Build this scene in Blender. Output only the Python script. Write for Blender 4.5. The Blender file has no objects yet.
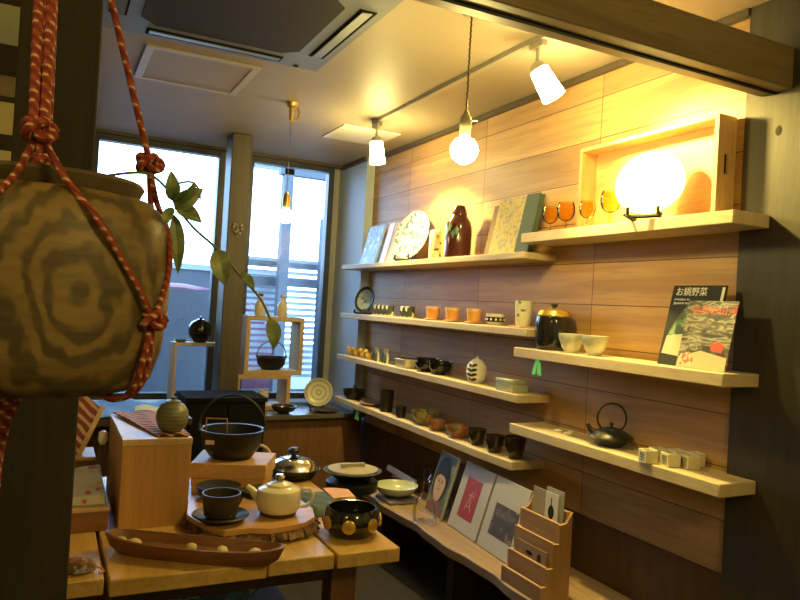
import bpy, bmesh, math, random
from math import sin, cos, pi, radians as R
from mathutils import Vector, Matrix
random.seed(7)
scn = bpy.context.scene
C = scn.collection

# ------------------------------------------------------------------ camera
YAW, PITCH, ROLL = R(26.52), R(.627), R(3.283)
_f = Vector((sin(YAW)*cos(PITCH), cos(YAW)*cos(PITCH), sin(PITCH)))
_r = Vector((cos(YAW), -sin(YAW), 0)); _u = _r.cross(_f)
_r2 = _r*cos(ROLL)+_u*sin(ROLL); _u2 = _u*cos(ROLL)-_r*sin(ROLL)
cd = bpy.data.cameras.new('camera'); cam = bpy.data.objects.new('camera', cd); C.objects.link(cam)
cd.sensor_width = 36; cd.lens = 703.2/800*36; cd.clip_start = .05
cam.matrix_world = Matrix(((_r2.x, _u2.x, -_f.x, 0), (_r2.y, _u2.y, -_f.y, 0), (_r2.z, _u2.z, -_f.z, 1.4), (0, 0, 0, 1)))
scn.camera = cam
# ------------------------------------------------------------------ view, sky, lights
scn.view_settings.view_transform = 'Standard'; scn.view_settings.look = 'None'
scn.cycles.transparent_max_bounces = 32; scn.view_settings.gamma = 1; scn.view_settings.exposure = .2
w = bpy.data.worlds.new('overcast sky'); scn.world = w; w.use_nodes = True
bg = w.node_tree.nodes['Background']; bg.inputs[0].default_value = (.40, .66, 1, 1); bg.inputs[1].default_value = 10
WARM = (1, .75, .19)
P_BULB, P_SPOT, P_ROOM = 430, 110, 38
def light(name, typ, loc, energy, color, **k):
    l = bpy.data.lights.new(name, typ); l.energy = energy; l.color = color
    for a, b in k.items(): setattr(l, a, b)
    o = bpy.data.objects.new(name, l); o.location = loc; C.objects.link(o); return o
def aim(o, d): o.rotation_euler = Vector(d).to_track_quat('-Z', 'Y').to_euler()
# unseen warm fill lamps added behind the camera, as the shop's other lamps
light('fill_lamp', 'POINT', (.9, -.5, 2.25), P_ROOM, (1, .72, .20), shadow_soft_size=.12)
light('fill_lamp', 'POINT', (-.9, .2, 2.25), P_ROOM*.35, (1, .72, .20), shadow_soft_size=.12)
# the two track spots over the shelves
for (p, d) in (((1.695, 3.66, 2.215), (.40, -.12, -1)), ((1.72, 2.10, 2.225), (.42, -.42, -.66))):
    s = light('track_spot_light', 'SPOT', p, P_SPOT, WARM, spot_size=R(115), spot_blend=.7, shadow_soft_size=.03); aim(s, d)

# ------------------------------------------------------------------ helpers
class MB:
    def __init__(s): s.b = bmesh.new(); s.m = 0
    def mat(s, i): s.m = i; return s
    def face(s, vs):
        try: f = s.b.faces.new(vs)
        except ValueError: return
        f.material_index = s.m; f.smooth = True
    def box(s, x0, x1, y0, y1, z0, z1):
        v = [s.b.verts.new((x, y, z)) for z in (z0, z1) for y in (y0, y1) for x in (x0, x1)]
        for q in ((0, 2, 3, 1), (4, 5, 7, 6), (0, 1, 5, 4), (2, 6, 7, 3), (0, 4, 6, 2), (1, 3, 7, 5)): s.face([v[i] for i in q])
        return s
    def loops(s, L, close=True, cap0=True, cap1=True):
        rows = [[s.b.verts.new(p) for p in l] for l in L]
        n = len(rows[0])
        for a, b in zip(rows, rows[1:]):
            for i in range(n if close else n-1): s.face((a[i], a[(i+1) % n], b[(i+1) % n], b[i]))
        if close and cap0: s.face(rows[0][::-1])
        if close and cap1: s.face(rows[-1])
        return s
    def lathe(s, prof, n=32, c=(0, 0, 0), sx=1, sy=1, axis='z'):
        rows = []
        def pt(r, z, a):
            x, y = r*cos(a)*sx, r*sin(a)*sy
            p = (x, y, z) if axis == 'z' else ((z, x, y) if axis == 'x' else (y, z, x))
            return s.b.verts.new((p[0]+c[0], p[1]+c[1], p[2]+c[2]))
        for r, z in prof:
            rows.append([pt(0, z, 0)] if r < 1e-6 else [pt(r, z, 2*pi*i/n) for i in range(n)])
        for a, b in zip(rows, rows[1:]):
            for i in range(n):
                j = (i+1) % n
                if len(a) == 1 and len(b) == 1: continue
                if len(a) == 1: s.face((a[0], b[j], b[i]))
                elif len(b) == 1: s.face((a[i], a[j], b[0]))
                else: s.face((a[i], a[j], b[j], b[i]))
        return s
    def tube(s, pts, r, n=8, closed=False):
        P = [Vector(p) for p in pts]; m = len(P); rr = r if isinstance(r, (list, tuple)) else [r]*m
        rows = []; up = None
        for i in range(m):
            if closed: t = P[(i+1) % m]-P[i-1]
            else: t = P[min(i+1, m-1)]-P[max(i-1, 0)]
            t.normalize()
            if up is None:
                up = Vector((0, 0, 1)) if abs(t.z) < .9 else Vector((1, 0, 0))
            a = (up-t*up.dot(t)).normalized(); up = a; b = t.cross(a)
            rows.append([s.b.verts.new(P[i]+(a*cos(2*pi*k/n)+b*sin(2*pi*k/n))*rr[i]) for k in range(n)])
        for i in range(m if closed else m-1):
            A, B = rows[i], rows[(i+1) % m]
            for k in range(n): s.face((A[k], A[(k+1) % n], B[(k+1) % n], B[k]))
        if not closed: s.face(rows[0][::-1]); s.face(rows[-1])
        return s
    def prism(s, poly, z0, z1):
        return s.loops([[(x, y, z0) for x, y in poly], [(x, y, z1) for x, y in poly]])
    def prism_x(s, poly, x0, x1):   # poly in (y,z)
        return s.loops([[(x0, y, z) for y, z in poly], [(x1, y, z) for y, z in poly]])
    def prism_y(s, poly, y0, y1):   # poly in (x,z)
        return s.loops([[(x, y0, z) for x, z in poly], [(x, y1, z) for x, z in poly]])
    def ball(s, c, r, n=16, sz=1, sx=1, sy=1):
        k = n//2
        return s.lathe([(r*sin(pi*i/k) if 0 < i < k else 0, -r*sz*cos(pi*i/k)) for i in range(k+1)], n, c, sx, sy)
    def sheet(s, f, nu, nv, th):
        top = [[Vector(f(i/nu, j/nv)) for j in range(nv+1)] for i in range(nu+1)]
        A = [[s.b.verts.new(p+Vector((0, 0, th))) for p in r] for r in top]; B = [[s.b.verts.new(p) for p in r] for r in top]
        for i in range(nu):
            for j in range(nv):
                s.face((A[i][j], A[i+1][j], A[i+1][j+1], A[i][j+1])); s.face((B[i][j], B[i][j+1], B[i+1][j+1], B[i+1][j]))
        ring = [(i, 0) for i in range(nu)]+[(nu, j) for j in range(nv)]+[(i, nv) for i in range(nu, 0, -1)]+[(0, j) for j in range(nv, 0, -1)]
        for a, b in zip(ring, ring[1:]+ring[:1]): s.face((A[a[0]][a[1]], B[a[0]][a[1]], B[b[0]][b[1]], A[b[0]][b[1]]))
        return s

def build(name, mb, mats, parent=None, bevel=0, loc=(0, 0, 0), rot=(0, 0, 0), label=None, sharp=35):
    bmesh.ops.recalc_face_normals(mb.b, faces=mb.b.faces)
    me = bpy.data.meshes.new(name); mb.b.to_mesh(me); mb.b.free()
    for m in (mats if isinstance(mats, (list, tuple)) else [mats]): me.materials.append(m)
    me.set_sharp_from_angle(angle=R(sharp))
    o = bpy.data.objects.new(name, me); C.objects.link(o); o.location = loc; o.rotation_euler = rot
    if parent: o.parent = parent
    if bevel:
        b = o.modifiers.new('bevel', 'BEVEL'); b.width = bevel; b.segments = 2; b.limit_method = 'ANGLE'; b.angle_limit = R(50)
    if label: o['label'] = label
    return o
def tag(o, label, cat, group=None, kind=None):
    o['label'] = label; o['category'] = cat
    if group: o['group'] = group
    if kind: o['kind'] = kind
    return o
def thing(name, label, cat, loc=(0, 0, 0), rot=(0, 0, 0), group=None):
    o = bpy.data.objects.new(name, None); C.objects.link(o); o.location = loc; o.rotation_euler = rot; o.empty_display_size = .05
    return tag(o, label, cat, group)
def single(name, mb, mats, label, cat, loc=(0, 0, 0), rot=(0, 0, 0), group=None, bevel=0):
    return tag(build(name, mb, mats, None, bevel, loc, rot), label, cat, group)
def struct(name, mb, mats, bevel=0):
    o = build(name, mb, mats, None, bevel); o['kind'] = 'structure'; return o
def dup(root, label, loc=None, rot=None):
    c = root.copy(); C.objects.link(c); c['label'] = label
    if loc is not None: c.location = loc
    if rot is not None: c.rotation_euler = rot
    for ch in root.children:
        d = ch.copy(); C.objects.link(d); d.parent = c
        for g in ch.children:
            e = g.copy(); C.objects.link(e); e.parent = d
    return c
def text(name, s, size, mat, parent, M, ext=.0004):
    cu = bpy.data.curves.new(name, 'FONT'); cu.body = s; cu.size = size; cu.align_x = 'LEFT'; cu.extrude = ext
    t = bpy.data.objects.new(name, cu); C.objects.link(t)
    bpy.context.view_layer.update()
    me = bpy.data.meshes.new_from_object(t.evaluated_get(bpy.context.evaluated_depsgraph_get()))
    bpy.data.objects.remove(t); me.materials.clear(); me.materials.append(mat)
    o = bpy.data.objects.new(name, me); C.objects.link(o); o.parent = parent; o.matrix_local = M; return o

# ------------------------------------------------------------------ materials
def nt(name):
    m = bpy.data.materials.new(name); m.use_nodes = True; t = m.node_tree
    return m, t, t.nodes['Principled BSDF'], t.nodes, t.links
def mix(N, L, a, b, fac):
    x = N.new('ShaderNodeMix'); x.data_type = 'RGBA'
    for i, v in ((6, a), (7, b)):
        if isinstance(v, tuple): x.inputs[i].default_value = (*v, 1)
        else: L.new(v, x.inputs[i])
    if isinstance(fac, (int, float)): x.inputs[0].default_value = fac
    else: L.new(fac, x.inputs[0])
    return x.outputs[2]
def coords(N, L, scale=(1, 1, 1), loc=(0, 0, 0), rot=(0, 0, 0)):
    c = N.new('ShaderNodeTexCoord'); p = N.new('ShaderNodeMapping'); L.new(c.outputs['Object'], p.inputs[0])
    p.inputs['Scale'].default_value = scale; p.inputs['Location'].default_value = loc; p.inputs['Rotation'].default_value = rot
    return p.outputs[0]
def noise(N, L, vec, scale=5, detail=4, dist=0, rough=.5):
    n = N.new('ShaderNodeTexNoise'); L.new(vec, n.inputs['Vector'])
    n.inputs['Scale'].default_value = scale; n.inputs['Detail'].default_value = detail; n.inputs['Distortion'].default_value = dist; n.inputs['Roughness'].default_value = rough
    return n.outputs['Fac']
def ramp(N, L, fac, *stops, const=False):
    r = N.new('ShaderNodeValToRGB'); L.new(fac, r.inputs[0]); e = r.color_ramp.elements
    if const: r.color_ramp.interpolation = 'CONSTANT'
    while len(e) < len(stops): e.new(.5)
    for k, (p, c) in zip(e, stops): k.position = p; k.color = (*c, 1) if len(c) == 3 else c
    return r.outputs[0]
def bump(N, L, bs, h, st=.2, d=.01):
    b = N.new('ShaderNodeBump'); L.new(h, b.inputs['Height']); b.inputs['Strength'].default_value = st; b.inputs['Distance'].default_value = d
    L.new(b.outputs[0], bs.inputs['Normal'])
def plain(name, c, rough=.5, metal=0, var=.12, scale=30, coat=0):
    m, t, b, N, L = nt(name)
    f = noise(N, L, coords(N, L), scale, 4)
    col = mix(N, L, tuple(x*(1-var) for x in c), tuple(min(1, x*(1+var)) for x in c), f)
    L.new(col, b.inputs['Base Color']); b.inputs['Roughness'].default_value = rough; b.inputs['Metallic'].default_value = metal
    if coat: b.inputs['Coat Weight'].default_value = coat; b.inputs['Coat Roughness'].default_value = .08
    return m
def wood(name, c1, c2, axis='y', rough=.55, sc=1, dark=None, bmp=.12):
    m, t, b, N, L = nt(name)
    s = {'x': (1.2, 16, 16), 'y': (16, 1.2, 16), 'z': (16, 16, 1.2)}[axis]
    v = coords(N, L, tuple(k*sc for k in s))
    f = noise(N, L, v, 1.3, 6, .8); g = noise(N, L, v, 9, 3, .2)
    col = mix(N, L, c1, c2, ramp(N, L, f, (.3, (0, 0, 0)), (.7, (1, 1, 1))))
    col = mix(N, L, col, tuple(k*.55 for k in c1), ramp(N, L, g, (.52, (0, 0, 0)), (.8, (.55, .55, .55))))
    if dark:
        k = noise(N, L, coords(N, L), 4, 3)
        col = mix(N, L, col, dark, ramp(N, L, k, (.5, (0, 0, 0)), (.75, (.8, .8, .8))))
    L.new(col, b.inputs['Base Color']); b.inputs['Roughness'].default_value = rough
    bump(N, L, b, g, bmp, .004); return m
def emit(name, c, s):
    m, t, b, N, L = nt(name); b.inputs['Base Color'].default_value = (*c, 1)
    b.inputs['Emission Color'].default_value = (*c, 1); b.inputs['Emission Strength'].default_value = s; return m
def glass(name, tint=(1, 1, 1), ior=1.4, refl=1):
    m, t, b, N, L = nt(name)
    tr = N.new('ShaderNodeBsdfTransparent'); tr.inputs[0].default_value = (*tint, 1)
    gl = N.new('ShaderNodeBsdfGlossy'); gl.inputs['Roughness'].default_value = .03
    fr = N.new('ShaderNodeFresnel'); fr.inputs[0].default_value = ior
    mu = N.new('ShaderNodeMath'); mu.operation = 'MULTIPLY'; mu.inputs[1].default_value = refl; L.new(fr.outputs[0], mu.inputs[0])
    mx = N.new('ShaderNodeMixShader'); L.new(mu.outputs[0], mx.inputs[0]); L.new(tr.outputs[0], mx.inputs[1]); L.new(gl.outputs[0], mx.inputs[2])
    L.new(mx.outputs[0], N['Material Output'].inputs[0]); return m
def spots(name, base, cols, scale=60, thr=.5, rough=.25, feature='noise'):
    m, t, b, N, L = nt(name); v = coords(N, L); col = base
    for i, c in enumerate(cols):
        f = noise(N, L, coords(N, L, loc=(3.1*i, 1.7*i, .9*i)), scale, 2)
        col = mix(N, L, col, c, ramp(N, L, f, (thr, (0, 0, 0)), (thr+.04, (1, 1, 1))))
    L.new(col, b.inputs['Base Color']); b.inputs['Roughness'].default_value = rough; return m
def bands(name, c1, c2, scale, direction='Z', thr=.5, dist=0, rough=.4):
    m, t, b, N, L = nt(name); wv = N.new('ShaderNodeTexWave'); L.new(coords(N, L), wv.inputs[0])
    wv.bands_direction = direction; wv.inputs['Scale'].default_value = scale; wv.inputs['Distortion'].default_value = dist
    col = mix(N, L, c1, c2, ramp(N, L, wv.outputs['Fac'], (thr-.05, (0, 0, 0)), (thr+.05, (1, 1, 1))))
    L.new(col, b.inputs['Base Color']); b.inputs['Roughness'].default_value = rough; return m

M = {}
def wall_boards():
    m, t, b, N, L = nt('cedar boards')
    c = N.new('ShaderNodeTexCoord'); sp = N.new('ShaderNodeSeparateXYZ'); L.new(c.outputs['Object'], sp.inputs[0])
    cb = N.new('ShaderNodeCombineXYZ'); L.new(sp.outputs['Y'], cb.inputs[0]); L.new(sp.outputs['Z'], cb.inputs[1])
    mp = N.new('ShaderNodeMapping'); L.new(cb.outputs[0], mp.inputs[0]); mp.inputs['Location'].default_value = (-2.34+.9*4, -.56, 0)
    br = N.new('ShaderNodeTexBrick'); L.new(mp.outputs[0], br.inputs['Vector']); br.offset = 0
    br.inputs['Scale'].default_value = 1; br.inputs['Brick Width'].default_value = .9; br.inputs['Row Height'].default_value = .18
    br.inputs['Mortar Size'].default_value = .0022; br.inputs['Mortar Smooth'].default_value = .3
    br.inputs['Color1'].default_value = (.0, .0, .0, 1); br.inputs['Color2'].default_value = (1, 1, 1, 1); br.inputs['Mortar'].default_value = (.5, .5, .5, 1)
    v = coords(N, L, (10, .8, 14))
    f = noise(N, L, v, 1.2, 6, 1.0); g = noise(N, L, v, 7, 3, .3)
    col = mix(N, L, (.42, .242, .092), (.60, .375, .145), ramp(N, L, f, (.3, (0, 0, 0)), (.7, (1, 1, 1))))
    col = mix(N, L, col, (.34, .18, .09), ramp(N, L, g, (.5, (0, 0, 0)), (.8, (.6, .6, .6))))
    tone = mix(N, L, (.72, .70, .68), (1.15, 1.13, 1.08), br.outputs['Color'])
    mu = N.new('ShaderNodeMix'); mu.data_type = 'RGBA'; mu.blend_type = 'MULTIPLY'; mu.inputs[0].default_value = 1; L.new(col, mu.inputs[6]); L.new(tone, mu.inputs[7])
    col = mix(N, L, mu.outputs[2], (.10, .05, .03), br.outputs['Fac'])
    L.new(col, b.inputs['Base Color']); b.inputs['Roughness'].default_value = .5
    inv = N.new('ShaderNodeMath'); inv.operation = 'SUBTRACT'; inv.inputs[0].default_value = 1; L.new(br.outputs['Fac'], inv.inputs[1])
    bump(N, L, b, inv.outputs[0], .4, .004); return m
M['boards'] = wall_boards()
def ceil_mat():
    m, t, b, N, L = nt('ceiling paper'); f = noise(N, L, coords(N, L, (40, 160, 40)), 3, 3); g = noise(N, L, coords(N, L), 2.2, 4)
    col = mix(N, L, (.30, .25, .175), (.39, .33, .235), f); col = mix(N, L, col, (.28, .235, .175), ramp(N, L, g, (.45, (0, 0, 0)), (.8, (.5, .5, .5))))
    L.new(col, b.inputs['Base Color']); b.inputs['Roughness'].default_value = .55; bump(N, L, b, f, .15, .002); return m
M['ceiling'] = ceil_mat()
M['pine'] = wood('pale pine', (.50, .39, .235), (.62, .50, .325), 'y')
M['pine_x'] = wood('pale pine crosswise', (.50, .37, .21), (.62, .48, .29), 'x')
M['pine_z'] = wood('pale pine upright', (.50, .35, .18), (.62, .46, .27), 'z')
M['table'] = wood('honey table planks', (.46, .275, .075), (.62, .41, .13), 'y', .4, 1.2)
M['boxwood'] = wood('honey box wood', (.44, .225, .07), (.56, .31, .11), 'z', .5, 1.3)
M['boxtop'] = wood('honey box top', (.50, .32, .16), (.62, .42, .23), 'y', .5, 1.3)
M['boxlow'] = wood('low bench wood', (.46, .27, .11), (.60, .38, .17), 'x', .5)
M['slab'] = wood('live edge slab', (.42, .21, .07), (.62, .36, .15), 'x', .35, .6)
M['bark'] = spots('bark edge', (.11, .055, .025), [(.05, .025, .012), (.20, .11, .05)], 30, .52, .85)
M['boat'] = wood('dugout tray wood', (.16, .065, .025), (.26, .115, .045), 'x', .45)
M['beam'] = wood('old beam', (.125, .088, .040), (.20, .145, .068), 'x', .5, .7)
M['post'] = wood('old post', (.034, .027, .015), (.060, .047, .026), 'z', .6, .7)
M['knotwood'] = plain('dark knot wood', (.022, .016, .010), .9)
M['darkpost'] = wood('dark post', (.018, .0145, .009), (.029, .023, .014), 'z', .95)
M['greypost'] = wood('weathered post', (.060, .050, .037), (.096, .080, .060), 'z', .5, .8)
M['darkpanel'] = wood('dark panelling', (.050, .024, .011), (.085, .042, .018), 'z', .5)
M['brownpanel'] = wood('brown counter panel', (.12, .055, .022), (.18, .085, .035), 'z', .5)
M['ledge'] = wood('grey brown ledge', (.20, .13, .080), (.32, .215, .135), 'y', .6)
M['counter'] = plain('dark counter top', (.10, .085, .07), .22)
M['floor'] = wood('dark floor boards', (.014, .010, .007), (.026, .018, .012), 'y', .95)
M['plaster'] = plain('grey plaster', (.45, .44, .42), .8)
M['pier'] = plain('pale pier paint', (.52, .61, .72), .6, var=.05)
M['frame'] = plain('dark window frame', (.040, .050, .065), .4)
M['trimdark'] = plain('dark ceiling trim', (.08, .06, .035), .5)
M['trimlight'] = plain('pale hatch trim', (.44, .42, .37), .4)
M['acwhite'] = plain('air conditioner plastic', (.15, .168, .19), .45, var=.04)
M['grille'] = bands('dark intake grille', (.010, .008, .006), (.022, .018, .013), 55, 'X', rough=.75)
M['slot'] = plain('dark slot', (.010, .010, .011), 1.0)
M['slot'].node_tree.nodes['Principled BSDF'].inputs['Specular IOR Level'].default_value = .1
M['black'] = plain('black iron', (.016, .016, .017), .42)
M['blackgloss'] = plain('black glaze', (.012, .012, .014), .12, coat=.5)
M['greyiron'] = plain('grey black iron', (.026, .026, .028), .38)
M['white'] = plain('white porcelain', (.80, .79, .75), .18, var=.03)
M['cream'] = plain('cream porcelain', (.70, .64, .50), .2, var=.05)
M['celadon'] = plain('celadon glaze', (.46, .50, .42), .2, var=.12)
M['greenwhite'] = plain('green white crackle glaze', (.60, .62, .52), .2, var=.1)
M['gold'] = plain('gold lacquer', (.62, .40, .08), .25, .6)
M['brass'] = plain('aged brass', (.66, .46, .14), .3, .9)
M['steel'] = plain('polished steel', (.72, .72, .72), .14, 1)
M['rail'] = plain('grey track metal', (.34, .32, .27), .4, .3)
M['socket'] = plain('dull brass socket', (.30, .26, .18), .4, .5)
M['cord'] = bands('twisted brown cord', (.06, .04, .025), (.14, .10, .06), 60, 'DIAGONAL')
M['orange'] = plain('orange glaze', (.72, .36, .12), .3)
M['olive'] = bands('olive ribbed glaze', (.135, .135, .075), (.185, .185, .11), 26, 'Z', dist=1.2)
M['teal'] = plain('dark green lacquer', (.012, .045, .040), .25)
M['amber'] = glass('amber glass', (.975, .83, .48), 1.16)
M['clear'] = glass('clear glass', (.985, .99, 1), 1.3, .4)
M['pane'] = glass('window glass', (.97, .985, 1))
M['paper'] = plain('white paper', (.66, .65, .62), .7, var=.03)
M['greycard'] = plain('grey white mount', (.36, .345, .36), .7, var=.03)
M['leaf'] = spots('leaf green', (.10, .15, .065), [(.16, .20, .08)], 60, .5, .45)
M['stem'] = plain('plant stem', (.11, .12, .05), .6)
M['soil'] = plain('dark moss', (.03, .028, .018), .9)
M['bulb'] = emit('lit bulb glass', (1, .77, .24), P_BULB*.5)
M['spotglow'] = emit('lit spot shade', (1, .80, .28), 110)

# ------------------------------------------------------------------ the room
HC = 2.485
struct('floor', MB().box(-1.7, 2.3, -1.6, 5.4, -.1, 0), M['floor'])
struct('ceiling', MB().box(-1.7, 2.3, -1.6, 5.4, HC, HC+.1), M['ceiling'])
struct('wall_right', MB().box(2.09, 2.2, 1.55, 5.36, .56, HC), M['boards'])
struct('baseboard_right', MB().box(2.075, 2.2, -1.6, 4.72, 0, .56), M['darkpanel'])
struct('wall_right', MB().box(2.09, 2.2, -1.6, 1.55, .56, HC), M['plaster'])
struct('wall_left', MB().box(-1.7, -1.6, -1.6, 5.4, 0, HC), M['plaster'])
struct('wall_front', MB().box(-1.7, 2.3, -1.7, -1.6, 0, HC), M['plaster'])
# back wall round the two windows
b = MB()
b.box(-1.7, .20, 5.26, 5.36, 0, HC).box(.20, 2.2, 5.26, 5.36, 0, .655).box(1.955, 2.2, 5.26, 5.36, .655, HC).box(1.10, 1.27, 5.26, 5.36, .655, HC)
struct('wall_back', b, M['plaster'])
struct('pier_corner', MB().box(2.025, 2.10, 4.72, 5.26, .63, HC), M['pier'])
def window(n, x0, x1, rail):
    b = MB(); f = .045
    b.box(x0, x0+f, 5.19, 5.27, .655, HC-.005).box(x1-f, x1, 5.19, 5.27, .655, HC-.005)
    b.box(x0+f, x1-f, 5.19, 5.27, .655, .70).box(x0+f, x1-f, 5.19, 5.27, 2.425, HC-.005)
    if rail: b.box(x0+f, x1-f, 5.205, 5.25, 1.655, 1.70)
    o = struct('window_%d' % n, b, M['frame'], .003)
    build('pane', MB().box(x0+f, x1-f, 5.225, 5.231, .70, 2.425), M['pane'], o)
window(1, .205, 1.10, False)
window(2, 1.27, 1.955, False)
struct('trim_1', MB().box(2.065, 2.09, 1.622, 4.72, HC-.028, HC-.001).box(2.0, 2.025, 4.72, 5.19, HC-.028, HC-.001), M['trimdark'])
struct('trim_2', MB().box(.2, 2.02, 5.15, 5.19, HC-.02, HC-.001), M['trimdark'])
# posts and the beam
struct('pillar', MB().box(1.02, 1.152, 4.63, 4.80, .63, HC), M['greypost'], .006)
struct('pillar', MB().box(-.075, .062, 1.45, 1.60, 0, HC), M['darkpost'], .006)
o = struct('pillar', MB().box(2.072, 2.25, 1.22, 1.622, 0, HC), M['post'], .006)
build('knot_hole', MB().lathe([(0, -.0012), (.009, -.0012), (.013, 0), (.013, .004), (0, .004)], 16, (2.0722, 1.492, 2.04), 1, 1.35, 'x'), M['knotwood'], o)
b = MB(); b.box(.062, 2.072, 1.45, 1.565, 2.165, 2.297)
o = struct('beam', b, M['beam'], .005)
build('groove', MB().box(.062, 2.072, 1.50, 1.515, 2.161, 2.166), M['slot'], o)
# ceiling hatch
o = thing('ceiling_hatch', 'square ceiling access hatch with pale metal rim', 'hatch', (.575, 3.51, HC))
b = MB(); b.box(-.255, .255, -.26, -.235, -.008, 0).box(-.255, .255, .235, .26, -.008, 0).box(-.255, -.22, -.235, .235, -.008, 0).box(.22, .255, -.235, .235, -.008, 0)
build('rim', b, M['trimlight'], o)
build('panel', MB().box(-.22, .22, -.235, .235, -.004, 0), M['ceiling'], o)
o = thing('ceiling_panel', 'white square ceiling cover plate behind the far spotlight', 'panel', (1.72, 4.14, HC))
build('plate', MB().box(-.19, .19, -.19, .19, -.006, 0), M['white'], o)
# cassette air conditioner
o = thing('air_conditioner', 'ceiling cassette air conditioner with dark square intake grille', 'air conditioner', (.57, 2.60, HC))
b = MB(); h = .475
b.loops([[(x*k, y*k, z) for x, y in ((-h, -h), (h, -h), (h, h), (-h, h))] for k, z in ((1, 0), (1, -.018), (.975, -.030))])
build('panel', b, M['acwhite'], o, .004)
g = .315; c = .06
b = MB(); b.prism([(-g, -g+c), (-g+c, -g), (g-c, -g), (g, -g+c), (g, g-c), (g-c, g), (-g+c, g), (-g, g-c)], -.034, -.029)
build('intake_grille', b, M['grille'], o)
for k in range(4):
    b = MB(); b.box(-.28, .28, .365, .43, -.033, -.029); s = build('air_slot', b, M['slot'], o, rot=(0, 0, k*pi/2))
    b = MB(); b.loops([[(-.27, .375, -.040), (.27, .375, -.040), (.27, .418, -.034), (-.27, .418, -.034)], [(-.27, .375, -.036), (.27, .375, -.036), (.27, .418, -.030), (-.27, .418, -.030)]])
    build('vane', b, M['acwhite'], s)
build('sensor', MB().lathe([(0, -.034), (.012, -.034), (.012, -.029)], 12, (.36, .44, 0)), M['slot'], o)

# ------------------------------------------------------------------ lamps
o = thing('lamp_track', 'grey lighting track running along the ceiling to the far spotlight', 'lamp track', (1.65, 0, HC))
build('rail', MB().box(-.016, .016, .2, 3.78, -.020, 0), M['rail'], o)
def spot(label, y, d, shift):
    o = thing('track_spotlight', label, 'spotlight', (1.65, y, HC-.020), group='track spotlights')
    build('adapter', MB().box(-.014, .014, -.04, .04, -.025, 0), M['rail'], o, .003)
    build('stem', MB().tube([(0, 0, -.025), (0, 0, -.085)], .007), M['rail'], o)
    q = Vector(d).normalized().to_track_quat('Z', 'Y').to_euler()
    b = MB(); b.lathe([(0, -.015), (.020, -.013), (.030, .0), (.036, .02)], 24)
    build('cap', b, M['rail'], o, loc=(0, 0, -.095), rot=q)
    b = MB(); b.lathe([(.036, .018), (.046, .14), (.042, .14), (.033, .022)], 28)
    s = build('shade', b, M['spotglow'], o, loc=(0, 0, -.095), rot=q)
    build('bulb', MB().lathe([(0, .03), (.030, .035), (.036, .085), (0, .095)], 20), M['spotglow'], s)
spot('far track spotlight nearest the window, pointing straight down', 3.735, (.1, -.05, -1), 0)
spot('near track spotlight tilted towards the wooden tray on the shelf', 2.23, (.42, -.3, -.86), 0)
def pendant(label, x, y, zb, r, kind):
    o = thing('pendant_lamp', label, 'pendant lamp', (x, y, HC), group='bare bulb pendant lamps')
    if kind:
        b = MB(); b.lathe([(0, -.10), (.012, -.10), (.014, -.03), (.03, -.02), (.034, 0)], 20); build('ceiling_rose', b, M['brass'], o)
        build('hook', MB().tube([(.0, 0, -.10), (.035, 0, -.09), (.045, 0, -.05), (.03, 0, -.02)], .006), M['brass'], o)
    else:
        build('ceiling_rose', MB().lathe([(0, -.03), (.03, -.025), (.035, 0)], 20), M['socket'], o)
    zs = zb-HC+r*1.15+.07
    pts = [(.0015*cos(i*1.9), .0015*sin(i*1.9), -.02+(zs+.02)*i/60) for i in range(61)]
    build('cord', MB().tube(pts, .0035 if not kind else .002, 6), M['cord'], o)
    b = MB(); z0 = zs-.075
    b.lathe([(0, zs+.012), (.008, zs+.012), (.012, zs), (.019, zs-.008), (.021, zs-.03), (.0225, zs-.04), (.021, zs-.05), (.019, z0), (0, z0)], 20)
    k = build('socket', b, M['brass'] if kind else M['socket'], o)
    if not kind: build('switch_key', MB().tube([(.018, -.012, zs-.02), (.036, -.022, zs-.02)], .004), M['socket'], k)
    b = MB(); zc = zb-HC
    b.lathe([(.015, z0+.004), (.018, z0-.012), (r*.7, zc+r*.72), (r*.95, zc+r*.3), (r, zc), (r*.94, zc-r*.36), (r*.68, zc-r*.74), (r*.3, zc-r*.96), (0, zc-r)], 24)
    build('bulb', b, M['bulb'] if not kind else M['bulb2'], o)
M['bulb2'] = emit('lit cool bulb glass', (1, .80, .46), 22)
pendant('bare bulb pendant hanging in front of the shelf wall', 1.30, 2.16, 1.977, .050, 0)
pendant('bare bulb pendant hanging in front of the window', 1.13, 3.72, 1.865, .042, 1)

# ------------------------------------------------------------------ wall shelves
ZL = (1.686, 1.339, 1.039, .735); ZR = (1.768, 1.252, .907)
sh = []
for i, (z, y0, y1, t, lab) in enumerate(((ZL[0], 2.594, 4.795, .032, 'top pine shelf of the left stack, holding plates and books'),
        (ZL[1], 2.535, 4.765, .036, 'second pine shelf from top of the left stack, holding orange cups'),
        (ZL[2], 2.58, 4.79, .038, 'third pine shelf from top of the left stack, holding the striped jar'),
        (ZL[3], 2.597, 4.78, .040, 'lowest pine shelf of the left stack, holding three dark cups'))):
    o = thing('wall_shelf', lab, 'shelf', (1.9, 0, z), group='pine wall shelves')
    if i < 3: poly = [(0, y0), (.19, y0), (.19, 4.72), (.125, 4.72), (.125, y1), (0, y1)]
    else:
        poly = [(0, y0), (.19, y0), (.19, 4.72), (.125, 4.72), (.125, y1), (-.002, y1)]
        poly += [(-.004+.003*sin(k*.9)+.0015*sin(k*2.1), y1-(y1-y0)*k/30) for k in range(1, 30)]
    build('board', MB().prism(poly, -t, 0), M['pine'], o, .004)
    sh.append(o)
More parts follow.
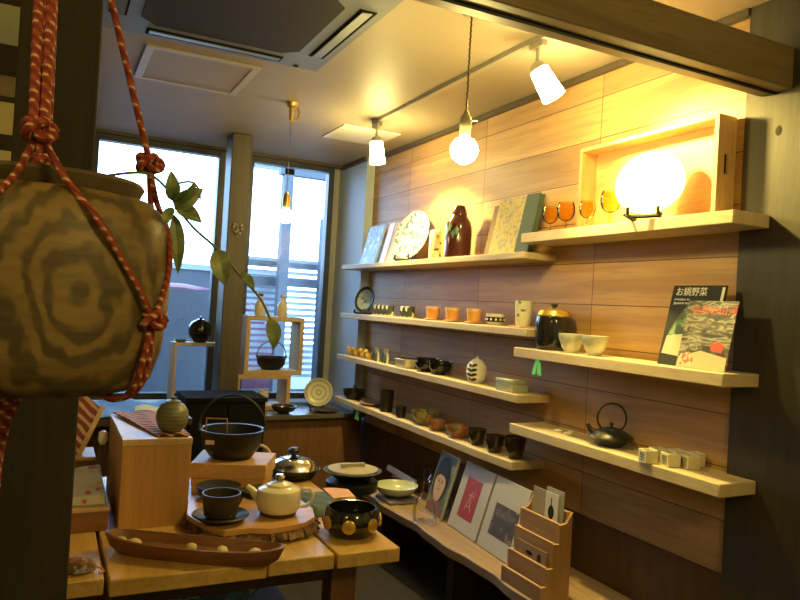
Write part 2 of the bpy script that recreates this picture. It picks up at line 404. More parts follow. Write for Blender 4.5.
for z, y0, y1, lab in ((ZR[0], 1.507, 2.617, 'top pine shelf by the right post, holding the big wooden tray'),
        (ZR[1], 1.515, 2.625, 'middle pine shelf by the right post, holding the magazines'),
        (ZR[2], 1.507, 2.625, 'lowest pine shelf by the right post, holding the iron kettle')):
    o = thing('wall_shelf', lab, 'shelf', (1.9, 0, z), group='pine wall shelves')
    build('board', MB().prism([(0, y0), (.172, y0), (.172, 1.622), (.19, 1.622), (.19, y1), (0, y1)], -.044, 0), M['pine'], o, .004)

# ------------------------------------------------------------------ generic crockery
def cup_prof(r0, r1, h, t=.004, foot=.8, belly=0):
    return [(0, .003), (r0*foot*.8, .003), (r0*foot*.85, 0), (r0*foot, 0), (r0*foot, .004), (r0, .010), (r0+(r1-r0)*.5+belly, h*.5), (r1, h), (r1-t, h), (r0+(r1-r0)*.5+belly-t, h*.5), (r0-t, .014), (0, .010)]
def bowl_prof(r, h, foot=.45, t=.004):
    return [(0, .004), (r*foot*.9, .004), (r*foot*.95, 0), (r*foot, 0), (r*foot, .008), (r*.75, h*.30), (r*.94, h*.68), (r, h), (r-t, h), (r*.92-t, h*.66), (r*.72, h*.34), (r*.35, .013), (0, .012)]
def plate_prof(r, h=.022):
    return [(0, .002), (r*.5, .002), (r*.52, 0), (r*.56, 0), (r*.58, .004), (r*.85, h*.6), (r, h), (r-.003, h+.003), (r*.84, h*.6+.005), (r*.6, .009), (0, .008)]
def plate_on_stand(x, y, z, r, d, name_l, stand_l, pm, sm, hook=.026, oval=1, rimmat=None):
    """plate leaning in a wire stand; d = facing direction"""
    d = Vector(d).normalized(); dz = d.z; hd = Vector((d.x, d.y, 0)).normalized(); s = math.sqrt(1-dz*dz)
    lift = .014
    low = Vector((x, y, z+lift))               # lowest rim point
    up = (Vector((0, 0, 1))-d*dz).normalized()
    c = low+up*r
    q = d.to_track_quat('Z', 'Y').to_euler()
    o = thing('display_plate', name_l, 'plate', c, q)
    build('dish', MB().lathe(plate_prof(r), 48, (0, 0, -.012), oval, 1), pm, o)
    if rimmat:
        build('rim', MB().lathe([(r*.80, .020), (r*.80, .021), (r*1.01, .028), (r*1.02, .020), (r*1.0, .016)], 48, (0, 0, -.012), oval, 1), rimmat, o)
    o2 = thing('plate_stand', stand_l, 'plate stand', (x, y, z), (0, 0, math.atan2(d.y, d.x)))
    wd = r*.42
    for sgn in (-1, 1):
        yy = sgn*wd
        b = MB(); b.tube([(.040, yy, hook+.012), (.042, yy, hook), (.036, yy, .008), (0, yy, .006), (-.042, yy, .006), (-.050, yy, .010)], .0065, 8)
        k = .95*r; bx = -dz/s*k*1.0-.024
        b.tube([(-.012, yy*.8, .007), (bx-.012, yy*.75, k)], .0045, 8)
        build('side_frame', b, sm, o2)
    build('crossbar', MB().tube([(.036, -wd*1.25, .018), (.038, -wd, .010), (.040, 0, .007), (.038, wd, .010), (.036, wd*1.25, .018)], .007), sm, o2)
    return o

# ------------------------------------------------------------------ top left shelf
z = ZL[0]
def book(name, label, y0, y1, h, th, lean, x, mats, cat='book', rz=0, group=None, block=True):
    """upright book leaning to the wall, cover facing -x; local origin at the foot of the cover"""
    o = thing(name, label, cat, (x, (y0+y1)/2, z), (0, lean, rz), group)
    wd = (y1-y0)/2; e = th*sin(lean); b0 = .0
    lift = 0
    cover, page = mats
    build('front_cover', MB().box(0, .003, -wd, wd, lift, h), cover, o, .001)
    build('back_cover', MB().box(th-.003, th, -wd, wd, lift+.0, h), cover if not isinstance(cover, list) else cover[0], o, .001)
    if block: build('page_block', MB().box(.003, th-.003, -wd+.003, wd-.004, .003, h-.004), page, o)
    build('spine', MB().box(0, th, wd-.002, wd+.001, lift, h), cover if not isinstance(cover, list) else cover[0], o)
    # sit the lowest edge on the shelf
    o.location.z = z + th*sin(lean)
    return o
M['bluepic'] = spots('blue picture print', (.16, .28, .52), [(.06, .12, .36), (.50, .58, .66), (.14, .18, .42)], 22, .55, .4)
book('picture_book', 'blue picture book at the window end of the top left shelf', 4.36, 4.62, .285, .014, R(14), 1.965, (M['bluepic'], M['paper']))
book('picture_book', 'thin white picture book with orange edge beside the blue one', 4.21, 4.29, .285, .010, R(14), 1.966, (M['orange'], M['paper']))
book('white_display_card', 'blank white upright card left of the green painted plate', 3.965, 4.195, .285, .008, R(14), 1.966, (M['paper'], M['paper']), 'card')
M['greenplate'] = spots('green leaf painted porcelain', (.62, .64, .62), [(.05, .13, .09), (.09, .12, .22)], 30, .54, .15)
plate_on_stand(1.955, 3.86, z, .158, (-.95, -.20, .24), 'large white plate painted with green leaves, on the top left shelf', 'black stand under the green painted plate', M['greenplate'], M['black'])
b = MB(); b.lathe([(0, .002), (.034, .002), (.036, 0), (.038, .004), (.037, .14), (.034, .165), (.030, .17), (.030, .165), (.033, .14), (.032, .02), (0, .015)], 28)
M['vase_print'] = spots('white jar with dark brushwork', (.74, .69, .56), [(.10, .10, .09), (.38, .34, .22)], 34, .60, .3)
single('tall_white_jar', b, M['vase_print'], 'tall white jar with dark brushwork between plate and maroon bottle', 'jar', (1.975, 3.54, z))
o = thing('sake_bottle', 'dark maroon bottle with green leaf motif on the top left shelf', 'bottle', (1.98, 3.30, z))
M['maroon'] = plain('maroon glaze', (.085, .022, .022), .15, coat=.4)
b = MB(); b.lathe([(0, .003), (.066, .003), (.070, 0), (.072, .01), (.074, .10), (.073, .17), (.066, .20), (.048, .225), (.044, .235)], 36)
build('body', b, M['maroon'], o)
b = MB(); b.lathe([(.044, .232), (.043, .245), (.036, .268), (.030, .285), (.018, .292), (0, .293)], 28); build('cap', b, M['maroon'], o)
b = MB()
for k in range(5):
    a = pi+.35+(k-2)*.26; zz = .12+.02*(k % 3)
    p = [Vector((cos(a+u*.18)*.0755, sin(a+u*.18)*.0755, zz+v)) for u, v in ((-1, .01), (0, .03), (1, .012), (0, -.02))]
    b.loops([[tuple(q) for q in p], [tuple(q*1) if 0 else (q.x*.975, q.y*.975, q.z) for q in p]])
build('leaf_motif', b, plain('green overglaze', (.14, .30, .20), .3), o)
M['album'] = spots('patterned album cloth', (.30, .30, .26), [(.60, .46, .12), (.50, .42, .20)], 38, .50, .7)
M['brownbook'] = plain('brown book cloth', (.20, .115, .07), .7)
M['greenbook'] = plain('dark green book cloth', (.040, .075, .052), .6)
book('photo_album', 'thin brown book behind the gold patterned album', 2.99, 3.05, .27, .012, R(12), 1.985, (M['brownbook'], M['paper']))
book('photo_album', 'tall album with gold flower pattern on grey cloth', 2.765, 2.985, .292, .022, R(12), 1.970, (M['album'], M['paper']))
book('photo_album', 'dark green album at the near end of the top left shelf', 2.652, 2.755, .292, .030, R(12), 1.965, (M['greenbook'], M['greenbook']))

# ------------------------------------------------------------------ second left shelf
z = ZL[1]
M['bluewhite'] = spots('blue white porcelain', (.36, .48, .68), [(.12, .20, .42)], 30, .56, .2)
plate_on_stand(1.955, 4.49, z, .092, (-.80, -.50, .28), 'small blue and white plate with dark rim on the second left shelf', 'black stand under the small blue plate', M['bluewhite'], M['black'], .02, .82, M['black'])
M['cupdark'] = spots('dark blue and white brushed glaze', (.05, .06, .06), [(.72, .72, .66)], 28, .53, .25)
single('serving_tray', MB().box(-.035, .035, -.125, .125, .0, .008), M['pine'], 'thin pale tray under four small dark cups', 'tray', (1.965, 4.17, z), bevel=.002)
c0 = single('small_cup', MB().lathe(cup_prof(.026, .029, .062), 24), M['cupdark'], 'dark patterned small cup, farthest of four on the pale tray', 'cup', (1.965, 4.262, z+.008), group='small cups on the pale tray')
for k, l in ((1, 'dark patterned small cup, second from the far end of the pale tray'), (2, 'dark patterned small cup, third from the far end of the pale tray'), (3, 'dark patterned small cup, nearest of four on the pale tray')):
    dup(c0, l, (1.965, 4.262-.062*k, z+.008))
single('serving_tray', MB().box(-.035, .035, -.06, .06, 0, .006), M['pine'], 'short pale tray under two blue patterned cups', 'tray', (1.96, 3.82, z), bevel=.002)
c1 = single('small_cup', MB().lathe(cup_prof(.028, .032, .066), 24), M['cupdark'], 'blue patterned cup, far one of two on the short tray', 'cup', (1.96, 3.853, z+.006), group='cups on the short tray')
dup(c1, 'blue patterned cup, near one of two on the short tray', (1.96, 3.787, z+.006))
M['saucer'] = wood('orange wood saucer', (.52, .30, .13), (.64, .40, .20), 'y')
s0 = single('saucer', MB().lathe([(0, 0), (.036, 0), (.052, .008), (.05, .010), (.034, .005), (0, .005)], 28), M['saucer'], 'wooden saucer under the farthest orange cup', 'saucer', (1.97, 3.52, z), group='saucers under the orange cups')
t0 = thing('tea_cup', 'orange cup farthest from the viewer on the second left shelf', 'cup', (1.97, 3.52, z+.005), group='orange tea cups')
build('body', MB().lathe(cup_prof(.034, .040, .072), 28), M['orange'], t0)
build('lip_band', MB().lathe([(.0402, .058), (.0412, .072), (.0402, .0725)], 28), plain('peach band', (.80, .52, .28), .3), t0)
for y, l, l2 in ((3.30, 'orange cup in the middle of the three orange cups', 'wooden saucer under the middle orange cup'), (3.08, 'orange cup nearest the black and white dotted bowl', 'wooden saucer under the orange cup next to the dotted bowl')):
    dup(t0, l, (1.97, y, z+.005)); dup(s0, l2, (1.97, y, z))
o = thing('dotted_bowl', 'small white bowl with black dotted band on the second left shelf', 'bowl', (1.975, 2.895, z))
build('body', MB().lathe(cup_prof(.040, .045, .058, belly=.003), 28), M['cream'], o)
b = MB(); b.lathe([(.0455, .018), (.0465, .030), (.0472, .042), (.0455, .042), (.044, .030), (.043, .018)], 32); band = build('dark_band', b, M['black'], o)
b = MB()
for k in range(12):
    a = 2*pi*k/12; b.ball((cos(a)*.0455, sin(a)*.0455, .030), .0062, 8)
build('dots', b, M['white'], band)
M['yunomi'] = spots('cream cup with green leaves', (.68, .67, .54), [(.16, .23, .14)], 26, .60, .2)
single('tall_tea_cup', MB().lathe(cup_prof(.036, .042, .118, foot=.9), 32), M['yunomi'], 'tall cream tea cup with green leaf painting at the shelf end', 'cup', (1.985, 2.68, z+.008))
single('coaster', MB().box(-.048, .048, -.048, .048, 0, .008), M['saucer'], 'square wooden coaster under the tall cream tea cup', 'coaster', (1.985, 2.68, z), bevel=.002)

# ------------------------------------------------------------------ third left shelf
z = ZL[2]
M['duck'] = plain('yellow ochre clay', (.62, .40, .08), .5, var=.25)
def bird(label, y, rz):
    o = thing('clay_bird', label, 'figurine', (1.975, y, z), (0, 0, rz), group='yellow clay birds')
    b = MB(); b.ball((0, 0, .026), .026, 16, 1, 1.45, .95)
    b.lathe([(0, 0), (.02, 0), (.022, .012), (0, .02)], 16); build('body', b, M['duck'], o)
    b = MB(); b.ball((-.030, 0, .052), .016, 14); h = build('head', b, M['duck'], o)
    build('beak', MB().lathe([(.006, 0), (.004, -.008), (0, -.014)], 8, (-.043, 0, .051), 1, 1, 'x'), M['orange'], h)
    build('tail', MB().lathe([(.010, 0), (.007, .014), (0, .022)], 10, (.032, 0, .034), 1, .7, 'x'), M['duck'], o)
bird('yellow clay bird nearest the window end of the third left shelf', 4.68, .3)
bird('yellow clay bird second from the window end of the third left shelf', 4.57, -.5)
bird('yellow clay bird third from the window end of the third left shelf', 4.46, .2)
bird('yellow clay bird closest to the striped little bottles', 4.36, -.2)
M['stripe'] = bands('white and dark stripes upright', (.72, .70, .56), (.06, .08, .07), 10, 'X', .60, 1.5)
def bot(label, y, x):
    o = thing('small_flask', label, 'flask', (x, y, z), group='small striped flasks')
    build('body', MB().lathe([(0, 0), (.018, 0), (.021, .012), (.020, .045), (.010, .066)], 20), M['stripe'], o)
    build('neck', MB().lathe([(.010, .064), (.009, .082), (.012, .092), (.008, .092), (.006, .07)], 16), M['cream'], o)
for y, x, l in ((4.27, 1.97, 'small striped flask nearest the clay birds'), (4.20, 1.955, 'small striped flask second from the clay birds'), (4.13, 1.97, 'small striped flask third from the clay birds'), (4.06, 1.955, 'small striped flask next to the cream dish')):
    bot(l, y, x)
single('square_dish', MB().loops([[(x*a, y*a, h) for x, y in ((-.055, -.075), (.055, -.075), (.055, .075), (-.055, .075))] for a, h in ((.75, 0), (.85, .012), (1, .052), (.94, .052), (.8, .014), (.5, .010))]), M['cream'], 'cream rectangular deep dish beside the stacked black bowls', 'dish', (1.965, 3.79, z), bevel=.002)
single('chopsticks', MB().tube([(1.93, 3.90, z+.054), (2.03, 3.75, z+.054)], .0035).tube([(1.945, 3.91, z+.054), (2.045, 3.76, z+.054)], .0035), M['black'], 'pair of black chopsticks laid across the cream dish', 'chopsticks')
M['darkblue'] = spots('black glaze with pale flecks', (.014, .016, .022), [(.30, .34, .38)], 60, .66, .12)
s1 = single('dark_bowl', MB().lathe(bowl_prof(.068, .052), 32), M['darkblue'], 'black flecked bowl, far one on the third left shelf', 'bowl', (1.975, 3.57, z), group='black flecked bowls')
dup(s1, 'black flecked bowl stacked in the far bowl on the third left shelf', (1.978, 3.565, z+.027))
dup(s1, 'black flecked bowl, near one on the third left shelf', (1.985, 3.42, z))
dup(s1, 'black flecked bowl stacked in the near bowl on the third left shelf', (1.987, 3.425, z+.022))
o = thing('lidded_jar', 'round white jar with black leaf bands on the third left shelf', 'jar', (1.975, 3.035, z))
JP = [(0, .028), (.018, .044), (.050, .053), (.085, .050), (.108, .036), (.112, .030)]
def jr(z_):
    for (h0, r0), (h1, r1) in zip(JP, JP[1:]):
        if z_ <= h1: return r0+(r1-r0)*(z_-h0)/(h1-h0)
    return .03
b = MB(); n = 96; zz = [.112*k/56 for k in range(57)]
for i in range(56):
    for k in range(n):
        a0, a1 = 2*pi*k/n, 2*pi*(k+1)/n; am = (a0+a1)/2; zm = (zz[i]+zz[i+1])/2
        dx = abs(am-(pi+.42))/.62
        m_i = 0
        for zc in (.020, .044, .068, .092):
            if dx < 1 and -.0085*(1-dx*dx)**.5 < zm-zc-.004*(dx-.5) < .0065*(1-(2*dx-1)**2)**.5+.0015: m_i = 1
        b.mat(m_i); b.face([b.b.verts.new((jr(q)*cos(t), jr(q)*sin(t), q)) for t, q in ((a0, zz[i]), (a1, zz[i]), (a1, zz[i+1]), (a0, zz[i+1]))])
bmesh.ops.remove_doubles(b.b, verts=b.b.verts, dist=1e-5)
b.mat(0); b.lathe([(0, .002), (.028, 0)], n)
build('body', b, [M['white'], M['black']], o)
b = MB(); b.lathe([(.031, .110), (.026, .118), (.012, .124), (.006, .126), (.009, .134), (0, .138)], 24); build('lid', b, M['white'], o)
o = thing('square_box', 'small square celadon lidded box at the near end of the third left shelf', 'box', (1.965, 2.712, z), (0, 0, .12))
build('body', MB().box(-.05, .05, -.058, .058, 0, .040), M['celadon'], o, .003)
build('lid', MB().box(-.052, .052, -.060, .060, .0405, .058), M['celadon'], o, .003)

# ------------------------------------------------------------------ lowest left shelf
z = ZL[3]
def ironpot(name, label, loc, r, h, hh, rz, mat, cat='pot', hr=.0035, rim=True):
    o = thing(name, label, cat, loc, (0, 0, rz))
    build('body', MB().lathe([(0, .002), (r*.55, .002), (r*.60, 0), (r*.72, .010), (r*.93, h*.45), (r, h), (r*1.06, h+.003), (r*1.06, h+.007), (r*.96, h+.006), (r*.90, h*.45), (r*.6, .014), (0, .012)], 40), mat, o)
    for sg in (-1, 1):
        build('lug', MB().tube([(sg*r*1.0, -.012, h-.004), (sg*r*1.06, -.008, h+.016), (sg*r*1.06, .008, h+.016), (sg*r*1.0, .012, h-.004)], hr*1.2), mat, o)
    build('bail_handle', MB().tube([(r*1.06*cos(a), 0, h+.012+hh*sin(a)) for a in [pi*k/24 for k in range(25)]], hr, 8), mat, o)
    return o
ironpot('small_iron_pot', 'small black pot at the window end of the lowest left shelf', (1.975, 4.60, z), .080, .060, .03, 1.1, M['black'])
single('thin_plate', MB().lathe(plate_prof(.10, .018), 32, (0, 0, 0), .85, 1), M['ledge'], 'thin brown plate between the small black pot and the black cup', 'plate', (1.98, 4.30, z))
o = single('tall_black_cup', MB().lathe(cup_prof(.040, .046, .135, foot=.95), 32), M['black'], 'tall plain black cup on the lowest left shelf', 'cup', (1.96, 4.035, z))
single('short_black_cup', MB().lathe(cup_prof(.030, .034, .070), 28), M['black'], 'short black cup beside the tall black cup', 'cup', (1.945, 3.80, z))
M['ochre'] = spots('ochre green glaze', (.40, .30, .11), [(.16, .19, .09)], 20, .52, .25)
single('glazed_bowl', MB().lathe(bowl_prof(.085, .078), 36), M['ochre'], 'large ochre and green bowl on the lowest left shelf', 'bowl', (1.985, 3.56, z))
M['rust'] = spots('rust and green glaze', (.34, .13, .055), [(.20, .26, .14)], 16, .55, .3)
single('glazed_bowl', MB().lathe(bowl_prof(.055, .058), 32), M['rust'], 'small rust and green bowl beside the large ochre bowl', 'bowl', (1.955, 3.375, z))
single('glazed_bowl', MB().lathe(bowl_prof(.076, .060, .6), 36), M['rust'], 'wide rust coloured bowl next to the three dark cups', 'bowl', (1.975, 3.17, z))
M['darkcup'] = spots('dark brown glaze', (.030, .021, .015), [(.07, .042, .026)], 18, .55, .14)
c2 = single('dark_cup', MB().lathe(cup_prof(.034, .049, .082), 32), M['darkcup'], 'dark brown flared cup next to the rust bowl', 'cup', (1.96, 2.975, z), group='dark brown cups')
dup(c2, 'dark brown flared cup in the middle of the three dark cups', (1.945, 2.80, z)); d = dup(c2, 'dark brown flared cup at the near end of the lowest left shelf', (1.965, 2.662, z)); d.scale = (1.08, 1.08, 1.22)
# green price tags clipped under shelves
M['tag'] = plain('fluorescent green card', (.12, .60, .22), .6)
def ptag(label, x, y, zt):
    o = thing('price_tag', label, 'tag', (x, y, zt))
    build('clip', MB().box(-.004, .010, -.012, .012, -.010, 0), M['tag'], o)
    for s in (-1, 1): build('card', MB().loops([[(-.002, s*.010-.009, -.010), (-.002, s*.010+.009, -.010), (-.006, s*.020+.013, -.065), (-.006, s*.020-.013, -.065)], [(0, s*.010-.009, -.010), (0, s*.010+.009, -.010), (-.004, s*.020+.013, -.065), (-.004, s*.020-.013, -.065)]]), M['tag'], o)
ptag('fluorescent green tag clipped under the lowest left shelf', 1.905, 4.36, ZL[3]-.040)
ptag('fluorescent green tag clipped under the magazine shelf', 1.905, 2.45, ZR[1]-.044)

# ------------------------------------------------------------------ top right shelf
z = ZR[0]
o = thing('wooden_tray', 'large wooden tray standing on edge against the wall', 'tray', (0, 0, z))
y0, y1, xf, xb, hh = 1.655, 2.352, 1.992, 2.082, .352
build('back_panel', MB().box(xb-.008, xb, y0+.016, y1-.016, .016, hh-.016), M['traywood'] if 'traywood' in M else M.setdefault('traywood', wood('tray cedar', (.52, .33, .14), (.64, .43, .20), 'y')), o)
build('top_side', MB().box(xf, xb, y0, y1, hh-.016, hh), M['traywood'], o, .002)
build('bottom_side', MB().box(xf, xb, y0, y1, 0, .016), M['traywood'], o, .002)
b = MB(); b.box(xf, xb, y1-.016, y1, .016, hh-.016); build('end_board', b, wood('tray cedar upright', (.52, .33, .14), (.64, .43, .20), 'z'), o)
b = MB(); y2 = y0+.016; xm = (xf+xb)/2
b.box(xf, xm-.011, y0, y2, .016, hh-.016).box(xm+.011, xb, y0, y2, .016, hh-.016).box(xm-.011, xm+.011, y0, y2, .016, .15).box(xm-.011, xm+.011, y0, y2, .22, hh-.016)
e = build('end_board', b, bpy.data.materials['tray cedar upright'], o)
build('handle_slot', MB().box(xm-.010, xm+.010, y0+.010, y2, .15, .22), M['slot'], e)
def goblet(label, x, y, s, k):
    o = thing('amber_goblet', label, 'goblet', (x, y, z), group='amber glass goblets'); s *= 1.14; o.scale = (s, s, s*k)
    b = MB(); b.lathe([(0, .003), (.024, .001), (.025, 0), (.026, .002), (.008, .006), (.005, .012), (.005, .036), (.010, .042)], 28); build('stem', b, M['amber'], o)
    b = MB(); b.lathe([(0, .040), (.012, .042), (.026, .054), (.032, .074), (.031, .095), (.027, .110), (.025, .110), (.029, .094), (.030, .075), (.024, .057), (.010, .045), (0, .044)], 28); build('bowl', b, M['amber'], o)
for a in (('amber goblet, first from the far end of the top right shelf', 1.98, 2.515, .95, 1), ('amber goblet, second from the far end of the top right shelf', 1.985, 2.415, 1.05, .97), ('amber goblet, third from the far end of the top right shelf', 1.948, 2.237, .9, .98), ('largest amber goblet, closest to the big white plate', 1.948, 2.105, 1.08, 1.0)): goblet(*a)
plate_on_stand(1.918, 1.888, z, .129, (-.84, -.42, .26), 'big plain white plate standing in front of the wooden tray', 'black stand under the big white plate', M['white'], M['black'], .03, 1.0)

# ------------------------------------------------------------------ middle right shelf
z = ZR[1]
o = thing('lidded_canister', 'dark glazed canister with gold lid on the middle right shelf', 'canister', (2.0, 2.478, z)); o.scale = (1.13, 1.13, 1.10)
b = MB(); b.lathe([(0, .003), (.056, .003), (.058, 0), (.060, .008), (.068, .03), (.070, .11), (.066, .135), (.058, .150), (.052, .153)], 40); build('body', b, M['blackgloss'], o)
b = MB(); b.lathe([(.066, .134), (.067, .140), (.058, .156), (.030, .167), (0, .170)], 40); l = build('lid', b, M['gold'], o)
build('knob', MB().lathe([(.008, .168), (.008, .172), (.014, .178), (.014, .184), (0, .187)], 20), M['black'], l)
o = thing('tea_bowl', 'white fluted tea bowl next to the dark canister', 'bowl', (1.965, 2.312, z), group='white fluted tea bowls')
def fluted(r, h):
    b = MB(); L = []; n = 64
    for q, hh_ in ((.40, 0), (.44, 0), (.46, .006), (.72, h*.30), (.9, h*.66), (.96, h*.72), (1, h), (.96, h), (.90, h*.66), (.66, h*.3), (.3, .012)):
        L.append([(r*q*(1+(.012 if q not in (1, .96) and k % 4 < 2 else 0))*cos(2*pi*k/n), r*q*(1+(.012 if q not in (1, .96) and k % 4 < 2 else 0))*sin(2*pi*k/n), hh_) for k in range(n)])
    return b.loops(L)
build('body', fluted(.054, .080), M['greenwhite'], o)
dup(o, 'white fluted tea bowl farther from the dark canister', (1.965, 2.170, z))
# magazines
def mag(label, x, y, w_, h, lean, rz, th):
    o = thing('magazine', label, 'magazine', (x, y, z), (0, lean, rz), 'magazines on the middle right shelf')
    o.location.z = z+th*sin(lean)
    return o
w1, h1 = .112, .292
o = mag('black covered magazine leaning against the wall', 1.968, 1.735, w1, h1, R(13), 0, .006)
build('cover', MB().box(0, .006, -w1, w1, 0, h1), plain('black matt cover', (.014, .016, .014), .75), o)
b = MB(); b.prism_x([(w1*.92, .045), (-w1*.9, .03), (-w1*.9, .20), (-w1*.2, .235), (w1*.25, .225), (w1*.55, .18), (w1*.8, .12)], -.0006, .0)
M['garden'] = spots('green garden print', (.10, .16, .08), [(.22, .30, .16), (.05, .08, .05)], 24, .52, .35)
build('garden_picture', b, M['garden'], o)
b = MB(); b.prism_x([(w1*.92, .040), (-w1*.9, .025), (-w1*.9, .09), (w1*.2, .115), (w1*.85, .105)], -.0010, -.0006)
build('pond_picture', b, plain('pale pond print', (.46, .45, .30), .4), o)
TX = lambda yy, zz, x=-.0012: Matrix(((0, 0, -1, x), (-1, 0, 0, yy), (0, 1, 0, zz), (0, 0, 0, 1)))
M['ink'] = plain('white print', (.80, .80, .76), .5)
text('title_text', 'お鍋野菜', .034, M['ink'], o, TX(w1*.86, h1-.036))
text('subtitle_text', 'Invitation to\nJapanese taste', .0135, M['ink'], o, TX(w1*.86, h1-.056))
build('title_spine', MB().box(-.0008, 0, -w1*.96, -w1*.86, .20, .285), M['ink'], o)
w2, h2 = .098, .236
o = mag('colour magazine with red title in front of the black one', 1.945, 1.645, w2, h2, R(13), 0, .005)
M['river'] = None
m_, t_, b_, N_, L_ = nt('rocky stream print')
v_ = coords(N_, L_, (14, 10, 30), rot=(.5, 0, 0)); f_ = noise(N_, L_, v_, 1.6, 5, 1.2)
L_.new(ramp(N_, L_, f_, (.36, (.035, .035, .025)), (.48, (.11, .10, .07)), (.58, (.36, .33, .26)), (.66, (.10, .095, .07))), b_.inputs['Base Color']); b_.inputs['Roughness'].default_value = .4
build('cover', MB().box(0, .005, -w2, w2, 0, h2), m_, o)
build('foot_panel', MB().prism_x([(w2*.98, .0), (-w2*.98, .0), (-w2*.98, .045), (w2*.1, .062), (w2*.98, .035)], -.0006, 0), plain('cream print', (.48, .42, .26), .5), o)
build('red_leaf_picture', MB().prism_x([(-w2*.30, .065), (-w2*.75, .060), (-w2*.80, .085), (-w2*.55, .098), (-w2*.25, .085)], -.0012, 0), plain('red print', (.55, .07, .03), .5), o)
build('blossom_picture', MB().prism_x([(w2*.95, .01), (w2*.4, .008), (w2*.3, .03), (w2*.55, .055), (w2*.9, .045)], -.0012, 0), spots('blossom print', (.60, .48, .34), [(.45, .14, .08)], 60, .5, .5), o)
text('title_text', '信州の山河', .036, plain('red title print', (.62, .10, .04), .5), o, TX(w2*.80, h2-.046, -.0008))

# ------------------------------------------------------------------ lowest right shelf
z = ZR[2]
o = thing('iron_kettle', 'flat black iron kettle with tall loop handle', 'kettle', (2.0, 2.09, z), (0, 0, R(-30)))
b = MB(); b.lathe([(0, .004), (.042, .004), (.046, 0), (.050, .006), (.075, .024), (.084, .036), (.078, .046), (.055, .060), (.036, .064)], 44); build('body', b, M['greyiron'], o)
b = MB(); b.lathe([(.038, .063), (.036, .069), (.015, .073), (.006, .074), (.006, .080), (.010, .086), (.004, .092), (0, .092)], 28); build('lid', b, M['greyiron'], o)
build('spout', MB().tube([(-.062, 0, .048), (-.080, 0, .058), (-.090, 0, .074), (-.092, 0, .082)], [.015, .012, .009, .008], 12), M['greyiron'], o)
pts = [(.056*cos(a), 0, .108+.058*sin(a)) for a in [R(-52)+R(284)*k/28 for k in range(29)]]
h = build('loop_handle', MB().tube(pts, .0042, 10), plain('bronze brown handle', (.055, .032, .018), .4, .4), o)
for s in (-1, 1): build('handle_lug', MB().tube([(s*.036, 0, .058), (s*.036, 0, .070)], .007, 10), M['greyiron'], h)
r0 = single('chopstick_rest', MB().lathe([(0, 0), (.018, 0), (.020, .006), (.012, .010), (0, .008)], 20, (0, 0, 0), .6, 1), M['white'], 'white chopstick rest nearest the far end of the lowest right shelf', 'chopstick rest', (1.99, 2.395, z), (0, 0, .5), 'chopstick rests')
dup(r0, 'white chopstick rest beside the other, towards the wall', (2.03, 2.36, z), (0, 0, -.3)); dup(r0, 'white chopstick rest closest to the iron kettle', (1.985, 2.325, z), (0, 0, 1.0))
M['cubeglaze'] = plain('pale yellow white glaze', (.66, .62, .44), .3, var=.05)
M['bluekanji'] = plain('dark blue brush print', (.03, .04, .10), .5)
def masu(label, x, y, rz):
    o = thing('square_cup', label, 'cup', (x, y, z), (0, 0, rz), 'square cups with blue characters')
    a = .0240; L = [[(sx*q, sy*q, h) for sx, sy in ((-1, -1), (1, -1), (1, 1), (-1, 1))] for q, h in ((a, 0), (a, .046), (a-.004, .046), (a-.004, .006))]
    build('body', MB().loops(L), M['cubeglaze'], o, .0015)
    for dy, ch in ((0, '朋'),):
        text('character', ch, .034, M['bluekanji'], o, TX(.017, .010, -a-.0002))
for a in (('square cup with blue character, closest to the iron kettle', 1.912, 1.812, -.25), ('square cup with blue character, middle of the front three', 1.950, 1.748, -.25), ('square cup with blue character, nearest the right post', 1.996, 1.705, -.25),
          ('square cup behind, standing nearest the wall by the kettle', 1.975, 1.828, -.2), ('square cup behind the gap of the middle and near cups', 2.02, 1.785, -.2), ('square cup at the back, tucked against the wall', 2.055, 1.735, -.2)): masu(*a)

# ------------------------------------------------------------------ low ledge and the pictures on it
ZG = .33
o = thing('low_ledge', 'rough edged plank ledge along the foot of the shelf wall', 'ledge', (0, 0, ZG))
front = [(1.688+.010*sin(k*.5)+.004*sin(k*1.3), 3.86-1.95*k/40) for k in range(41)]
build('plank', MB().prism([(2.075, 1.91), (2.075, 3.86)]+front, -.045, 0), M['ledge'], o, .006)
for y in (2.0, 2.9, 3.7): build('support', MB().box(1.80, 2.07, y-.03, y+.03, -ZG, -.045), M['darkpanel'], o)
def frame(name, label, cat, yc, wd, h, x, lean, rz, parts):
    o = thing(name, label, cat, (x, yc, ZG), (0, lean, rz), None); o.location.z = ZG+.012*sin(lean)+.001
    parts(o, wd/2, h)
    L = .80*h; a = .35
    build('easel_back', MB().loops([[(.012, -.02, L), (.012, .02, L), (.015, .02, L), (.015, -.02, L)], [(.112, -.03, .118*math.tan(lean)), (.112, .03, .118*math.tan(lean)), (.115, .03, .118*math.tan(lean)), (.115, -.03, .118*math.tan(lean))]]), M['darkpanel'], o)
    return o
def poly_part(name, pts, mat, o, x=-.0008):
    return build(name, MB().prism_x(pts, x, x+.0007), mat, o)
def ell(cy, cz, ry, rz, n=28): return [(cy+ry*cos(2*pi*k/n), cz+rz*sin(2*pi*k/n)) for k in range(n)]
M['skin'] = plain('printed skin tone', (.45, .30, .22), .5); M['hair'] = plain('printed dark hair', (.012, .010, .010), .5)
M['posterbg'] = spots('printed dark green ground', (.075, .095, .08), [(.13, .16, .14)], 14, .52, .4)
